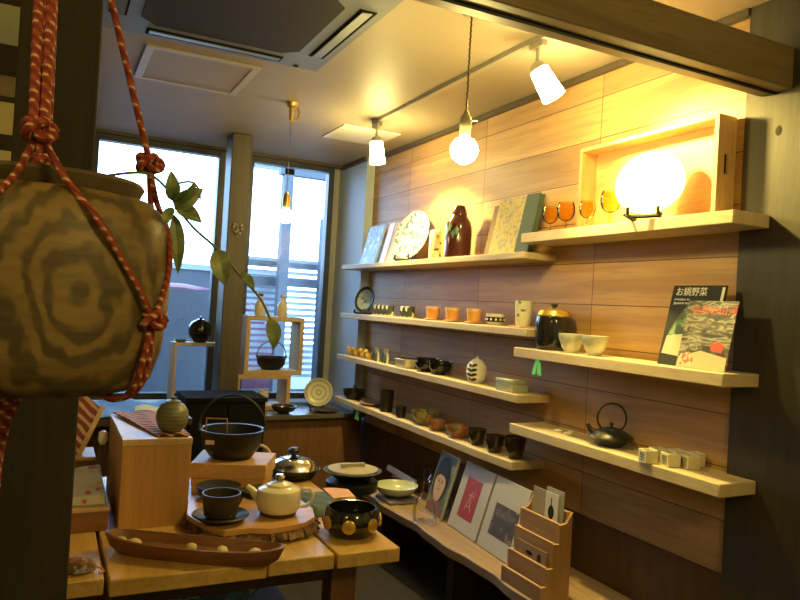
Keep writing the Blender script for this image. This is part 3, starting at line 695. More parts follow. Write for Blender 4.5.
def portrait(o, w_, h):
    build('frame', MB().box(0, .012, -w_, w_, 0, h), plain('pale grey frame', (.34, .36, .33), .5), o, .001)
    poly_part('picture', [(-w_+.008, .008), (w_-.008, .008), (w_-.008, h-.008), (-w_+.008, h-.008)], M['posterbg'], o)
    c = .012
    poly_part('hair_picture', ell(c, h*.56, .088, .125), M['hair'], o, -.0014)
    poly_part('shoulders_picture', [(w_-.01, .01), (-w_+.01, .01), (-w_+.01, .05), (-.03, .085), (.05, .085), (w_-.01, .05)], plain('printed red brown garment', (.16, .06, .045), .6), o, -.0016)
    fc = poly_part('face_picture', ell(c, h*.52, .062, .098), M['skin'], o, -.0022)
    for s in (-1, 1):
        poly_part('eye', ell(c+s*.021, h*.53, .010, .004, 12), M['hair'], fc, -.0028)
        poly_part('eyebrow', [(c+s*.008, h*.565), (c+s*.032, h*.565), (c+s*.030, h*.575), (c+s*.010, h*.573)], M['hair'], fc, -.0028)
    poly_part('nose', [(c-.008, h*.455), (c+.008, h*.455), (c+.003, h*.53), (c-.002, h*.53)], plain('printed nose shade', (.36, .225, .16), .5), fc, -.0028)
    poly_part('mouth', ell(c, h*.41, .018, .006, 14), plain('printed lips', (.40, .13, .10), .5), fc, -.0028)
    poly_part('fringe', [(c-.066, h*.52), (c-.052, h*.60), (c-.025, h*.635), (c+.02, h*.645), (c+.050, h*.60), (c+.066, h*.52), (c+.070, h*.72), (c+.03, h*.86), (c-.03, h*.86), (c-.070, h*.72)], M['hair'], fc, -.0040)
frame('portrait_poster', 'framed portrait photograph of a dark haired person, leaning behind the glass decanter', 'picture', 3.185, .215, .325, 1.845, R(16), R(-6), portrait)
def red(o, w_, h):
    build('mount', MB().box(0, .012, -w_, w_, 0, h), M['greycard'], o, .001)
    rp = poly_part('red_print', [(-w_*.46, h*.20), (w_*.56, h*.20), (w_*.56, h*.80), (-w_*.46, h*.80)], spots('dark red print', (.26, .03, .035), [(.34, .06, .035)], 12, .5, .5), o)
    mk = plain('pale brush print', (.50, .26, .20), .6)
    for pts in ([(.028, .105), (.034, .105), (.016, .165), (.010, .165)], [(-.028, .105), (-.022, .105), (.008, .165), (.002, .165)], [(-.018, .125), (.022, .125), (.022, .130), (-.018, .130)], [(-.020, .178), (.026, .178), (.026, .183), (-.020, .183)], [(.001, .160), (.006, .160), (.006, .20), (.001, .20)]):
        poly_part('brush_mark', pts, mk, rp, -.0014)
frame('framed_print', 'red print in a pale mount, leaning in the middle of the ledge', 'picture', 2.885, .285, .325, 1.835, R(17), R(-4), red)
def dark(o, w_, h):
    build('mount', MB().box(0, .012, -w_, w_, 0, h), M['greycard'], o, .001)
    poly_part('dark_print', [(-w_*.80, h*.22), (w_*.58, h*.22), (w_*.58, h*.66), (-w_*.80, h*.66)], spots('dark brown print', (.05, .038, .034), [(.20, .12, .09), (.09, .075, .07)], 20, .56, .5), o)
frame('framed_print', 'dark print in a pale mount, leaning beside the wooden card rack', 'picture', 2.585, .285, .325, 1.815, R(17), R(-4), dark)
o = thing('glass_decanter', 'clear cut glass decanter in front of the portrait', 'decanter', (1.755, 3.10, ZG))
prof = [(0, .004), (.050, .004), (.056, 0), (.060, .008), (.062, .05), (.058, .085), (.045, .115), (.026, .14), (.017, .165), (.016, .20), (.022, .205)]
prof += [(r-.004, z) for r, z in reversed(prof[3:])]+[(0, .014)]
b = MB(); n = 32
L = []
for r, zz in prof[1:-1]: L.append([(r*(1+(.05 if (k % 4 < 2 and .01 < zz < .09) else 0))*cos(2*pi*k/n), r*(1+(.05 if (k % 4 < 2 and .01 < zz < .09) else 0))*sin(2*pi*k/n), zz) for k in range(n)])
b.loops(L); build('body', b, M['clear'], o)
build('stopper', MB().lathe([(0, .19), (.010, .19), (.012, .206), (.010, .212), (.022, .235), (.016, .262), (0, .268)], 12), M['clear'], o)
o = single('shallow_bowl', MB().lathe(bowl_prof(.122, .060, .35), 44), M['celadon'], 'wide pale green bowl at the far end of the plank ledge', 'bowl', (1.80, 3.52, ZG+.018))
single('folded_cloth', MB().sheet(lambda u, v: (1.705+u*.17, 3.40+v*.18, ZG+.004+.004*sin(u*9)*sin(v*7)), 10, 10, .010), plain('purple grey cloth', (.22, .20, .27), .8), 'purple grey folded cloth under the wide pale green bowl', 'cloth')
single('bright_paper_edge', MB().box(-.010, .010, -.20, .20, 0, .035), plain('blue white window sheen', (.55, .60, .78), .25), 'narrow pale paper edge with painted window reflection, along the wall behind the bowl', 'dish', (1.955, 3.78, ZG+.045), (0, R(18), R(-3)), bevel=.003)  # window reflection on a paper edge, put into the blue white colour
single('wooden_block', MB().box(1.93, 2.06, 3.60, 3.85, ZG, ZG+.045), M['darkpanel'], 'dark wooden block under the narrow pale paper edge', 'block')
# tiered card rack
o = thing('card_rack', 'stepped wooden card rack with four tiers at the near end of the ledge', 'card rack', (0, 0, ZG))
ya, yb = 2.085, 2.335
tiers = ((1.690, .062, .012), (1.716, .128, .012), (1.744, .218, .012), (1.768, .288, .012))
M['rackwood'] = wood('rack cedar', (.34, .19, .09), (.46, .28, .14), 'y', .55); M['rackside'] = wood('rack cedar side', (.36, .20, .09), (.46, .27, .125), 'z', .55)
for k, (x, h, t) in enumerate(tiers): build('tier_front', MB().box(x, x+t, ya+.012, yb-.012, .0, h), M['rackwood'], o, .002)
build('back_board', MB().box(1.812, 1.826, ya+.012, yb-.012, 0, .330), M['rackwood'], o, .002)
poly = [(1.690, 0), (1.690, .060), (1.716, .060), (1.716, .125), (1.744, .125), (1.744, .215), (1.768, .215), (1.768, .285), (1.800, .290), (1.826, .330), (1.826, 0)]
for y0, y1 in ((ya, ya+.012), (yb-.012, yb)): build('side_panel', MB().prism_y(poly, y0, y1), M['rackside'], o)
def card(label, x, y0, y1, h0, h, mat, extra=None):
    c = thing('greeting_card', label, 'card', (x, (y0+y1)/2, ZG+h0), (0, R(2), 0), 'cards in the wooden rack'); wd = (y1-y0)/2
    build('sheet', MB().box(0, .003, -wd, wd, 0, h), mat, c); 
    if extra: extra(c, wd, h)
M['kraft'] = plain('beige card', (.36, .31, .21), .7)
def motif(c, wd, h):
    poly_part('pot_motif', ell(-.0, h*.72, wd*.45, h*.10, 20), M['hair'], c); poly_part('motif_stem', [(-.002, h*.78), (.003, h*.78), (.004, h*.93), (-.001, h*.93)], M['hair'], c)
card('white card with dark round motif in the top tier of the rack', 1.7825, 2.130, 2.208, .12, .265, M['paper'], motif)
card('beige card beside the white one in the top tier of the rack', 1.7825, 2.212, 2.285, .12, .265, M['kraft'])
card('plain white card standing behind the beige and white ones', 1.792, 2.110, 2.215, .11, .290, M['greycard'])
def motif2(c, wd, h): poly_part('dark_motif', ell(-wd*.55, h*.78, .012, .018, 16), M['hair'], c); poly_part('curl_motif', ell(wd*.1, h*.80, .022, .008, 16), M['slot'], c)
card('brown card with dark motifs in the second tier of the rack', 1.7295, 2.115, 2.305, .01, .165, plain('brown card', (.30, .20, .12), .7), motif2)

# ------------------------------------------------------------------ display table
ZT = .70
o = thing('display_table', 'thick honey coloured plank table in the middle of the room', 'table', (0, 0, ZT))
for x0, x1, y0 in ((-.16, .160, 1.845), (.170, .562, 1.825), (.567, .757, 1.832), (.765, .960, 1.828)):
    build('plank', MB().box(x0, x1, y0, 2.86, -.042, 0), M['table'], o, .004)
for x in (-.08, .80):
    for y in (1.95, 2.74): build('leg', MB().box(x, x+.08, y, y+.08, -ZT, -.042), M['brownpanel'], o, .004)
build('apron', MB().box(-.08, .88, 1.98, 2.00, -.13, -.042), M['darkpanel'], o)
o = thing('storage_crate', 'dark crate under the plank table', 'crate', (.45, 2.30, 0))
for s in (-1, 1):
    build('side', MB().box(s*.28-.01, s*.28+.01, -.2, .2, 0, .42), M['darkpanel'], o); build('side', MB().box(-.27, .27, s*.19-.01, s*.19+.01, 0, .42), M['darkpanel'], o)
build('base', MB().box(-.27, .27, -.18, .18, 0, .02), M['darkpanel'], o)
build('lid', MB().box(-.29, .29, -.2, .2, .42, .44), M['darkpanel'], o)
o = thing('cloth_bundle', 'dark blue cloth bundle on the crate under the table', 'bundle', (.52, 2.22, .44))
M['bluecloth'] = spots('blue patterned cloth', (.04, .08, .26), [(.05, .18, .30), (.28, .36, .60)], 14, .55, .6)
b = MB(); n = 28; L = []
for k, (r, zz) in enumerate(((.05, 0), (.10, .004), (.13, .04), (.125, .09), (.085, .13), (.04, .150))):
    L.append([(r*(1+.09*sin(5*a+k))*cos(a), r*.85*(1+.09*sin(3*a-k))*sin(a), zz) for a in [2*pi*i/n for i in range(n)]])
build('wrap', b.loops(L), M['bluecloth'], o)
for a in (.4, 2.2): build('knot_ear', MB().lathe([(0, 0), (.02, .005), (.024, .03), (.012, .05), (0, .055)], 14, (0, 0, 0), 1, .5), M['bluecloth'], o, loc=(.03*cos(a), .02*sin(a), .125), rot=(0, .8*cos(a), a))
# tall wooden box with cloth and jar
BT = .966
o = thing('wooden_box', 'tall honey coloured wooden box standing on the table', 'box', (.318, 2.44, ZT))
build('body', MB().box(-.099, .099, -.235, .235, 0, .246), M['boxwood'], o, .002)
build('top_board', MB().box(-.101, .101, -.238, .238, .246, .266), M['boxtop'], o, .002)
M['maroonstripe'] = bands('maroon and cream striped cloth', (.19, .035, .035), (.48, .32, .24), 16, 'DIAGONAL', .62, 2.5, .8)
def drape(poly, z0, f, n=16):
    """four-cornered cloth"""
    (a, b_, c, d) = [Vector((*p, 0)) for p in poly]
    def g(u, v):
        p = a.lerp(b_, u).lerp(d.lerp(c, u), v); return (p.x, p.y, z0+f(u, v, p))
    return MB().sheet(g, n, n, .004)
single('striped_cloth', drape([(.226, 2.665), (.41, 2.66), (.412, 2.215), (.318, 2.225)], BT, lambda u, v, p: .002+.003*(1+sin(u*14+v*5))), M['maroonstripe'], 'maroon and cream striped cloth spread on the tall wooden box', 'cloth')
o = thing('round_jar', 'round olive ribbed jar on the tall wooden box', 'jar', (.366, 2.275, BT+.011))
b = MB(); b.lathe([(0, .002), (.026, .001), (.030, 0), (.042, .014), (.0495, .038), (.047, .062), (.034, .082), (.022, .088)], 40); build('body', b, M['olive'], o)
b = MB(); b.lathe([(.023, .086), (.023, .092), (.012, .096), (.007, .097), (.009, .104), (0, .108)], 24); build('lid', b, M['olive'], o)
# dugout boat tray with eggs
bd = Vector((.588-.181, 1.816-2.07)); ang = math.atan2(bd.y, bd.x)
o = thing('boat_tray', 'long dugout wooden tray lying across the table front', 'tray', (.383, 1.912, ZT), (0, 0, ang)); o.scale = (1.04, 1, 1)
def boat_loop(q, z_, n=56):
    L = []
    for k in range(n):
        a = 2*pi*k/n; c_, s_ = cos(a), sin(a); ca = abs(c_)**.75*(1 if c_ > 0 else -1); sa = abs(s_)**.9*(1 if s_ > 0 else -1)
        L.append((.238*ca*(.55+.45*q if q < 1 else 1)+0, .058*sa*q, z_*(1+.25*abs(ca)**3 if z_ > .03 else 1)))
    return L
build('body', MB().loops([boat_loop(.35, 0), boat_loop(.62, .002), boat_loop(.86, .020), boat_loop(1.0, .044), boat_loop(.90, .045), boat_loop(.72, .022), boat_loop(.30, .014)]), M['boat'], o)
M['egg'] = plain('cream stone', (.60, .46, .26), .5)
def egg(label, x, y, s):
    v = Matrix.Rotation(ang, 4, 'Z') @ Vector((x, y, 0)); bb = MB(); bb.ball((0, 0, 0), .0165*s, 16, .8, 1.2, 1)
    single('pebble', bb, M['egg'], label, 'pebble', (.383+v.x*1.03, 1.912+v.y*1.03, ZT+.028), (0, 0, x*20), 'cream pebbles in the boat tray')
for a in (('cream pebble at the far left tip of the boat tray', -.200, .004, .95), ('cream pebble second from the left tip of the boat tray', -.160, -.004, 1.05), ('small cream pebble at the middle of the boat tray', -.01, .008, .8),
          ('cream pebble right of the middle of the boat tray', .075, 0, 1.0), ('cream pebble next to the right tip of the boat tray', .160, .006, 1.0)): egg(*a)
# live edge slab
o = thing('live_edge_slab', 'live edged wooden slab under the teapot', 'board', (0, 0, ZT))
top = [(.405, 2.16), (.44, 2.04), (.478, 1.975), (.548, 1.985), (.61, 1.962), (.667, 1.972), (.72, 1.99), (.766, 2.035), (.79, 2.12), (.786, 2.20), (.775, 2.37), (.59, 2.40), (.448, 2.35)]
import itertools
def dense(P, k=5):
    out = []
    for i in range(len(P)):
        a, b_ = P[i], P[(i+1) % len(P)]
        for j in range(k): t = j/k; out.append((a[0]+(b_[0]-a[0])*t, a[1]+(b_[1]-a[1])*t))
    return out
D = dense(top); cx, cy = .61, 2.18
def off(q, jit, z_): return [(cx+(x-cx)*q+jit*sin(i*2.7), cy+(y-cy)*q+jit*cos(i*3.9), z_) for i, (x, y) in enumerate(D)]
build('slab', MB().loops([off(1.0, .0, .030), off(1, 0, .045)]), M['slab'], o)
build('bark', MB().loops([off(.95, .004, 0), off(1.08, .010, .010), off(1.03, .007, .024), off(.985, .002, .0302)]), M['bark'], o)
ZS = ZT+.045
o = single('saucer', MB().lathe(plate_prof(.083, .020), 40), M['black'], 'dark saucer under the black coffee cup on the slab', 'saucer', (.487, 2.075, ZS))
o = thing('coffee_cup', 'wide black coffee cup on the dark saucer', 'cup', (.487, 2.075, ZS+.009), (0, 0, R(-15)))
M['darkbrown'] = plain('dark brown clay', (.045, .031, .019), .4)
build('body', MB().lathe(cup_prof(.048, .056, .074, foot=.85), 36), M['darkbrown'], o)
build('handle', MB().tube([(.040, .036, .058), (.052, .050, .056), (.056, .053, .040), (.048, .046, .024), (.034, .034, .020)], .005, 10), M['darkbrown'], o)
o = thing('teapot', 'cream white teapot with brown foot and round knob', 'teapot', (.668, 2.095, ZS), (0, 0, R(-28)))
build('foot', MB().lathe([(0, 0), (.052, 0), (.056, .004), (.056, .012), (0, .012)], 36), M['darkbrown'], o)
b = MB(); b.lathe([(0, .012), (.058, .012), (.063, .017), (.066, .03), (.067, .068), (.064, .078), (.054, .084), (.034, .088)], 40); build('body', b, M['cream'], o)
b = MB(); b.lathe([(.040, .087), (.038, .093), (.022, .099), (.012, .101)], 32); l = build('lid', b, M['cream'], o)
build('knob', MB().lathe([(.008, .099), (.007, .104), (.015, .110), (.016, .116), (.010, .122), (0, .123)], 20), M['steel'], l)
b = MB(); b.tube([(-.052, 0, .040), (-.072, 0, .054), (-.085, 0, .070), (-.100, 0, .078)], [.020, .014, .010, .008], 14); build('spout', b, M['cream'], o)
b = MB(); b.tube([(.060, 0, .070), (.075, 0, .082), (.095, 0, .082), (.106, 0, .066), (.102, 0, .044), (.085, 0, .030), (.064, 0, .028)], .0062, 10); build('handle', b, M['cream'], o)
# black bowl with gold discs
o = thing('gold_dotted_bowl', 'black lacquer bowl with gold discs at the right table corner', 'bowl', (.868, 1.985, ZT))
b = MB(); b.lathe([(0, .003), (.058, .003), (.062, 0), (.070, .006), (.086, .030), (.089, .052), (.083, .075), (.076, .084), (.071, .083), (.077, .072), (.082, .052), (.078, .030), (.060, .012), (0, .010)], 48)
build('body', b, M['blackgloss'], o)
for k in range(7):
    a = R(-118)+2*pi*k/7
    b = MB(); b.lathe([(0, .0035), (.015, .0028), (.0205, 0), (.0205, -.004), (0, -.004)], 24)
    build('gold_disc', b, M['gold'], o, loc=(.0888*cos(a), .0888*sin(a), .045), rot=Vector((cos(a), sin(a), .06)).to_track_quat('Z', 'Y').to_euler())
# bench with iron pot and plates
o = thing('low_bench', 'low wooden bench box behind the slab carrying the iron pot', 'bench', (0, 0, ZT), (0, 0, 0))
build('top', MB().prism([(.475, 2.52), (.722, 2.43), (.815, 2.62), (.56, 2.73)], .062, .116), M['boxlow'], o, .003)
build('apron', MB().prism([(.481, 2.523), (.716, 2.437), (.805, 2.617), (.565, 2.722)], .034, .0615), M['boxlow'], o, .002)
build('leg', MB().prism([(.684, 2.452), (.718, 2.440), (.80, 2.612), (.766, 2.626)], 0, .0335), M['boxlow'], o, .003)
build('leg', MB().prism([(.485, 2.530), (.519, 2.518), (.60, 2.698), (.566, 2.712)], 0, .0335), M['boxlow'], o, .003)
ironpot('iron_pot', 'black cast iron pot with arched handle on the low bench', (.632, 2.585, ZT+.116), .112, .098, .118, R(-22), M['black'], hr=.004)
b = MB(); b.tube([(.565, 2.50, .955), (.575, 2.497, .99), (.625, 2.478, .99), (.628, 2.476, .955)], .003, 6)
o = bpy.data.objects['iron_pot']
build('wire_rest', MB().tube([(-.080, -.085, .103), (-.080, -.085, .153), (-.008, -.085, .153), (-.006, -.085, .103)], .003, 6), M['brass'], o)
build('price_sticker', MB().box(-.075, -.045, -.092, -.089, .085, .100), M['paper'], o, rot=(R(12), 0, 0))
p0 = single('plate', MB().lathe(plate_prof(.075, .016), 36), M['teal'], 'dark plate at the bottom of the pile behind the black cup', 'plate', (.535, 2.325, ZS), group='dark plates piled behind the black cup')
dup(p0, 'dark plate in the middle of the pile behind the black cup', (.537, 2.327, ZS+.010)); 
p1 = dup(p0, 'grey black plate on top of the pile behind the black cup', (.535, 2.325, ZS+.020)); p1.data = p0.data.copy(); p1.data.materials[0] = M['greyiron']
single('book', MB().box(-.06, .06, -.045, .045, 0, .016), M['teal'], 'dark green book lying beside the teapot on the slab', 'book', (.665, 2.33, ZS), (0, 0, .5))
# green and orange cloths
single('green_cloth', drape([(.815, 2.17), (.945, 2.13), (1.0, 2.40), (.80, 2.47)], ZT, lambda u, v, p: .001+.034*min(1, 5*u*(1-u)*2)*min(1, 8*v*(1-v))*(.42+.30*sin(v*9+u*4)**2*(1-u))), plain('dark green cloth', (.075, .12, .075), .85), 'crumpled dark green cloth between teapot and black bowl', 'cloth')
o = thing('black_stool', 'small round black stool beyond the plank table end, under the covered wok', 'stool', (1.138, 2.62, 0))
build('seat', MB().lathe([(0, .655), (.10, .655), (.105, .665), (.105, .690), (.10, .695), (0, .695)], 36), M['black'], o)
build('column', MB().lathe([(0, .03), (.03, .03), (.025, .30), (.03, .655), (0, .655)], 20), M['black'], o)
build('foot', MB().lathe([(0, 0), (.11, 0), (.11, .015), (.03, .03), (0, .03)], 36), M['black'], o)
single('orange_paper', drape([(.925, 2.28), (1.005, 2.27), (1.02, 2.38), (.935, 2.42)], .7202, lambda u, v, p: .001+.010*u*(1-u)), plain('orange paper', (.70, .36, .14), .7), 'folded orange paper sheet lying beside the green cloth', 'paper')
# pan with steel lid
o = thing('lidded_pan', 'black pan with shiny steel dome lid behind the teapot', 'pan', (.912, 2.695, ZT))
build('pan', MB().lathe([(0, 0), (.080, 0), (.098, .030), (.108, .034), (.108, .038), (.090, .036), (.078, .008), (0, .006)], 40), M['black'], o)
b = MB(); b.lathe([(.102, .038), (.104, .042), (.092, .058), (.064, .074), (.025, .083), (.012, .084)], 48); l = build('lid', b, M['steel'], o)
build('knob', MB().lathe([(.012, .083), (.010, .092), (.022, .098), (.024, .110), (.016, .118), (0, .119)], 24), M['black'], l)
o = thing('wok_with_lid', 'black wok covered by a flat tan wooden lid', 'wok', (1.138, 2.62, .695))
build('wok', MB().lathe([(0, 0), (.060, 0), (.108, .036), (.118, .040), (.106, .040), (.055, .006), (0, .005)], 44), M['black'], o)
l = build('lid', MB().lathe([(0, .038), (.100, .038), (.102, .042), (.100, .046), (0, .056)], 44), M['kraft'], o)
build('grip', MB().box(-.05, .05, -.008, .008, .0535, .066), M['kraft'], l)
single('hoop', MB().tube([(.052*cos(2*pi*k/40), 0, .058+.052*sin(2*pi*k/40)) for k in range(40)], .006, 8, True), plain('pale bamboo', (.50, .42, .28), .5), 'thin pale hoop standing behind the iron pot', 'hoop', (.795, 2.80, ZT+.0005), (0, 0, R(-20)))
# left part of the table
o = thing('wooden_crate', 'low reddish wooden crate at the left of the tall box', 'crate', (.115, 2.33, ZT))
build('body', MB().box(-.10, .078, -.12, .12, 0, .058), M['boat'], o, .003); build('lid', MB().box(-.102, .080, -.122, .122, .058, .070), M['boxtop'], o, .002)
M['wrap'] = spots('white paper with red marks', (.52, .50, .42), [(.42, .07, .07), (.40, .42, .34)], 16, .60, .7)
o = thing('wrapped_parcel', 'white paper parcel with red marks on the low crate', 'parcel', (.115, 2.34, ZT+.070))
build('wrap', MB().loops([[(-.09, -.11, 0), (.07, -.11, 0), (.07, .11, 0), (-.09, .11, 0)], [(-.09, -.105, .022), (.068, -.105, .030), (.064, .105, .075), (-.09, .105, .060)]]), M['wrap'], o, .006)
o = thing('brown_box', 'plain brown box behind the paper parcel carrying the striped panel', 'box', (.11, 2.65, ZT))
build('body', MB().box(-.12, .06, -.08, .08, 0, .128), M['brownpanel'], o, .003); build('lid', MB().box(-.123, .063, -.083, .083, .128, .14), M['boxlow'], o, .003)
o = thing('striped_screen', 'maroon striped fabric panel in a slanted wooden frame', 'screen', (.11, 2.62, ZT+.14), (R(-10), 0, 0))
build('fabric', MB().prism_y([(-.13, .0), (.012, .0), (.072, .155), (.03, .195), (-.13, .195)], 0, .006), M['maroonstripe'], o)
build('frame_strip', MB().prism_y([(.005, 0), (.022, 0), (.088, .158), (.074, .164)], -.004, .010), M['boxtop'], o)
o = thing('clear_bottle', 'small clear bottle with white stopper beside the tall box', 'bottle', (.190, 2.555, ZT))
build('body', MB().lathe([(0, .004), (.024, 0), (.028, .01), (.028, .12), (.012, .15), (.010, .19), (.008, .19), (.010, .15), (.025, .118), (.025, .012), (0, .010)], 24), M['clear'], o)
build('stopper', MB().lathe([(0, .185), (.009, .185), (.016, .20), (.014, .225), (0, .232)], 16), M['white'], o)
o = thing('cloth_pouch', 'small lavender and brown cloth pouch at the left table corner', 'pouch', (.098, 1.905, ZT), (0, 0, R(-18)))
b = MB(); L = []
for k, (q, zz) in enumerate(((.6, 0), (.95, .006), (1, .018), (.8, .030), (.35, .036))): L.append([(.045*q*cos(a)*(1+.08*sin(3*a+k)), .028*q*sin(a)*(1+.12*sin(4*a)), zz) for a in [2*pi*i/24 for i in range(24)]])
build('pouch', b.loops(L), spots('lavender brown print', (.13, .065, .045), [(.36, .32, .40), (.30, .11, .07)], 34, .55, .8), o)
build('drawstring', MB().tube([(.040, 0, .018), (.058, .006, .010), (.068, -.006, .005), (.058, -.012, .005)], .003, 6), M['orange'], o)

# ------------------------------------------------------------------ back of the room
o = thing('cloth_table', 'low dark table by the left window holding folded cloths', 'table', (.22, 4.05, 0))
build('top', MB().box(-.60, .48, -.32, .38, .735, .765), M['darkpanel'], o)
for sx in (-.55, .43):
    for sy in (-.28, .33): build('leg', MB().box(sx-.025, sx+.025, sy-.025, sy+.025, 0, .735), M['darkpanel'], o)
single('blue_cloth', drape([(.26, 3.75), (.58, 3.75), (.64, 4.22), (.22, 4.34)], .765, lambda u, v, p: .004+.012*(1+sin(u*9+v*4))*(.3+v)), plain('pale blue cloth', (.10, .26, .56), .8), 'pale blue folded cloth on the table by the left window', 'cloth')
single('yellow_cloth', drape([(.42, 3.76), (.66, 3.76), (.67, 3.95), (.44, 3.93)], .766, lambda u, v, p: .030+.010*sin(u*8)), plain('yellow cloth', (.62, .52, .16), .8), 'yellow folded cloth lying over the blue one', 'cloth')
o = thing('back_counter', 'dark topped counter running below the windows', 'counter', (0, 0, 0))
build('worktop', MB().prism([(.20, 4.56), (1.25, 4.56), (2.085, 4.62), (2.085, 4.72), (2.024, 4.72), (2.024, 5.185), (.20, 5.185)], .60, .63), M['counter'], o, .003)
build('front_panel', MB().prism([(.20, 4.60), (1.25, 4.60), (2.07, 4.66), (2.07, 4.69), (1.25, 4.63), (.20, 4.63)], 0, .60), M['brownpanel'], o)
o = thing('black_cabinet', 'plain black cabinet in front of the grey window post', 'cabinet', (.955, 4.22, 0))
build('body', MB().box(-.225, .225, -.16, .16, 0, .80), M['slot'], o, .004); build('top', MB().box(-.235, .235, -.17, .17, .80, .825), M['slot'], o, .003)
for s in (-1, 1): d_ = build('door', MB().box(s*.112-.105, s*.112+.105, -.175, -.16, .05, .78), M['slot'], o, .002); build('knob', MB().ball((s*.03, -.183, .42), .009, 10), M['greyiron'], d_)
ZC = .63
# wooden stand, left
o = thing('wooden_stand', 'open wooden stand in front of the left window', 'stand', (.885, 4.95, ZC))
build('top', MB().box(-.12, .235, -.09, .09, .432, .452), M['pine_x'], o, .002)
for x in (-.12, .215): build('side', MB().box(x, x+.02, -.09, .09, 0, .432), M['pine_z'], o, .002)
o = thing('round_flask_pot', 'round black glazed pot on the open wooden stand', 'pot', (.945, 4.94, ZC+.452))
b = MB(); b.lathe([(0, .003), (.040, 0), (.062, .020), (.080, .065), (.078, .115), (.058, .142), (.040, .150), (.036, .153), (.028, .152)], 40); build('body', b, M['blackgloss'], o)
build('lid', MB().lathe([(.034, .152), (.026, .160), (.008, .163), (.012, .170), (.010, .178), (0, .180)], 24), M['blackgloss'], o)
single('small_dish', MB().lathe(plate_prof(.05, .016), 28), plain('grey blue dish', (.16, .20, .28), .3), 'flat grey blue dish on the open wooden stand', 'dish', (.818, 4.925, ZC+.452))
# cube frames
def cube(label, x0, x1, y0, y1, z0, z1, t):
    o = thing('cube_shelf', label, 'cube shelf', ((x0+x1)/2, (y0+y1)/2, z0), group='open wooden cube shelves'); hx, hy, h = (x1-x0)/2, (y1-y0)/2, z1-z0
    build('top', MB().box(-hx, hx, -hy, hy, h-t, h), M['pine_x'], o, .002); build('bottom', MB().box(-hx, hx, -hy, hy, 0, t), M['pine_x'], o, .002)
    for s in (-1, 1): build('side', MB().box(s*hx-(t if s > 0 else 0), s*hx+(0 if s > 0 else t), -hy, hy, t, h-t), M['pine_z'], o, .002)
cube('lower open wooden cube shelf standing on the counter', 1.185, 1.575, 4.82, 5.06, ZC, .875, .028)
cube('upper open wooden cube shelf holding the small iron pot', 1.235, 1.655, 4.83, 5.05, .875, 1.285, .030)
def wb(label, x, mat2):
    o = thing('white_bottle', label, 'bottle', (x, 4.93, 1.285), group='white bottles on the cube shelf')
    b = MB(); b.lathe([(0, .003), (.030, 0), (.036, .01), (.038, .06), (.032, .09), (.016, .115), (.014, .135), (.018, .14), (.012, .14)], 28); build('body', b, M['cream'], o)
    build('cap', MB().lathe([(.015, .138), (.020, .142), (.020, .160), (0, .162)], 20), mat2, o)
wb('white bottle with dark cap on the left of the upper cube', 1.350, M['brownpanel']); wb('white bottle with pale cap on the right of the upper cube', 1.515, M['cream'])
ironpot('small_iron_pot', 'small black iron pot with handle inside the upper cube', (1.455, 4.93, .905), .105, .085, .105, .1, M['black'])
single('white_cup', MB().lathe(cup_prof(.028, .040, .10), 28), M['white'], 'tall white cup inside the lower cube', 'cup', (1.405, 4.90, ZC+.028))
single('dark_bowl', MB().lathe(bowl_prof(.088, .052), 36), M['darkcup'], 'dark brown bowl on the counter in front of the lower cube', 'bowl', (1.49, 4.68, ZC))
M['ringplate'] = bands('cream plate with grey rings', (.58, .55, .45), (.30, .30, .26), 12, 'X', .7)
m_, t_, b_, N_, L_ = nt('cream plate with ring pattern'); wv = N_.new('ShaderNodeTexWave'); wv.wave_type = 'RINGS'; wv.rings_direction = 'Z'; wv.inputs['Scale'].default_value = 9
L_.new(coords(N_, L_), wv.inputs[0]); L_.new(mix(N_, L_, (.60, .57, .47), (.40, .38, .30), ramp(N_, L_, wv.outputs['Fac'], (.6, (0, 0, 0)), (.7, (1, 1, 1)))), b_.inputs['Base Color']); b_.inputs['Roughness'].default_value = .25
plate_on_stand(1.80, 4.86, ZC, .105, (-.42, -.85, .28), 'cream ringed plate standing at the right end of the counter', 'dark stand under the cream ringed plate', m_, M['black'], .022)
single('flat_black_dish', MB().lathe(plate_prof(.10, .018), 36), M['black'], 'flat black dish on the counter before the ringed plate', 'dish', (1.80, 4.70, ZC))
# dried sprig on the post
o = thing('dried_sprig', 'small dried flower sprig pinned to the grey window post', 'sprig', (1.083, 4.628, 1.80))
build('stem', MB().tube([(0, -.004, 0), (.004, -.010, .04), (-.004, -.012, .09)], .002, 6), M['kraft'], o)
for k in range(9): build('blossom', MB().ball((.028*cos(k*2.4), -.014, .055+.030*sin(k*1.7)), .009, 8), plain('dried white petals', (.42, .38, .32), .8) if k == 0 else bpy.data.materials['dried white petals'], o)

# ------------------------------------------------------------------ beyond the left post
o = thing('timber_rack', 'dark timber rack with pale panels behind the left post', 'rack', (-.62, 3.10, 0))
for x in (-.62, .62): build('upright', MB().box(x-.02, x+.02, -.20, .20, 0, 2.45), M['darkpost'], o)
for z0, z1 in ((1.886, 1.94), (2.060, 2.076), (2.155, 2.262), (1.2, 1.26), (.6, .66), (2.41, 2.45)): build('board', MB().box(-.60, .60, -.20, .20, z0, z1), M['darkpost'], o)
M['oldcream'] = plain('old cream panel', (.42, .35, .18), .7); M['oldgreen'] = plain('grey green panel', (.30, .31, .23), .7); M['oldbrown'] = plain('brown panel', (.18, .13, .08), .7)
for z0, z1, k in ((1.262, 1.884, 'oldcream'), (1.942, 2.058, 'oldcream'), (2.078, 2.153, 'oldbrown'), (2.264, 2.408, 'oldgreen')): build('panel', MB().box(-.60, .60, -.19, -.175, z0, z1), M[k], o)

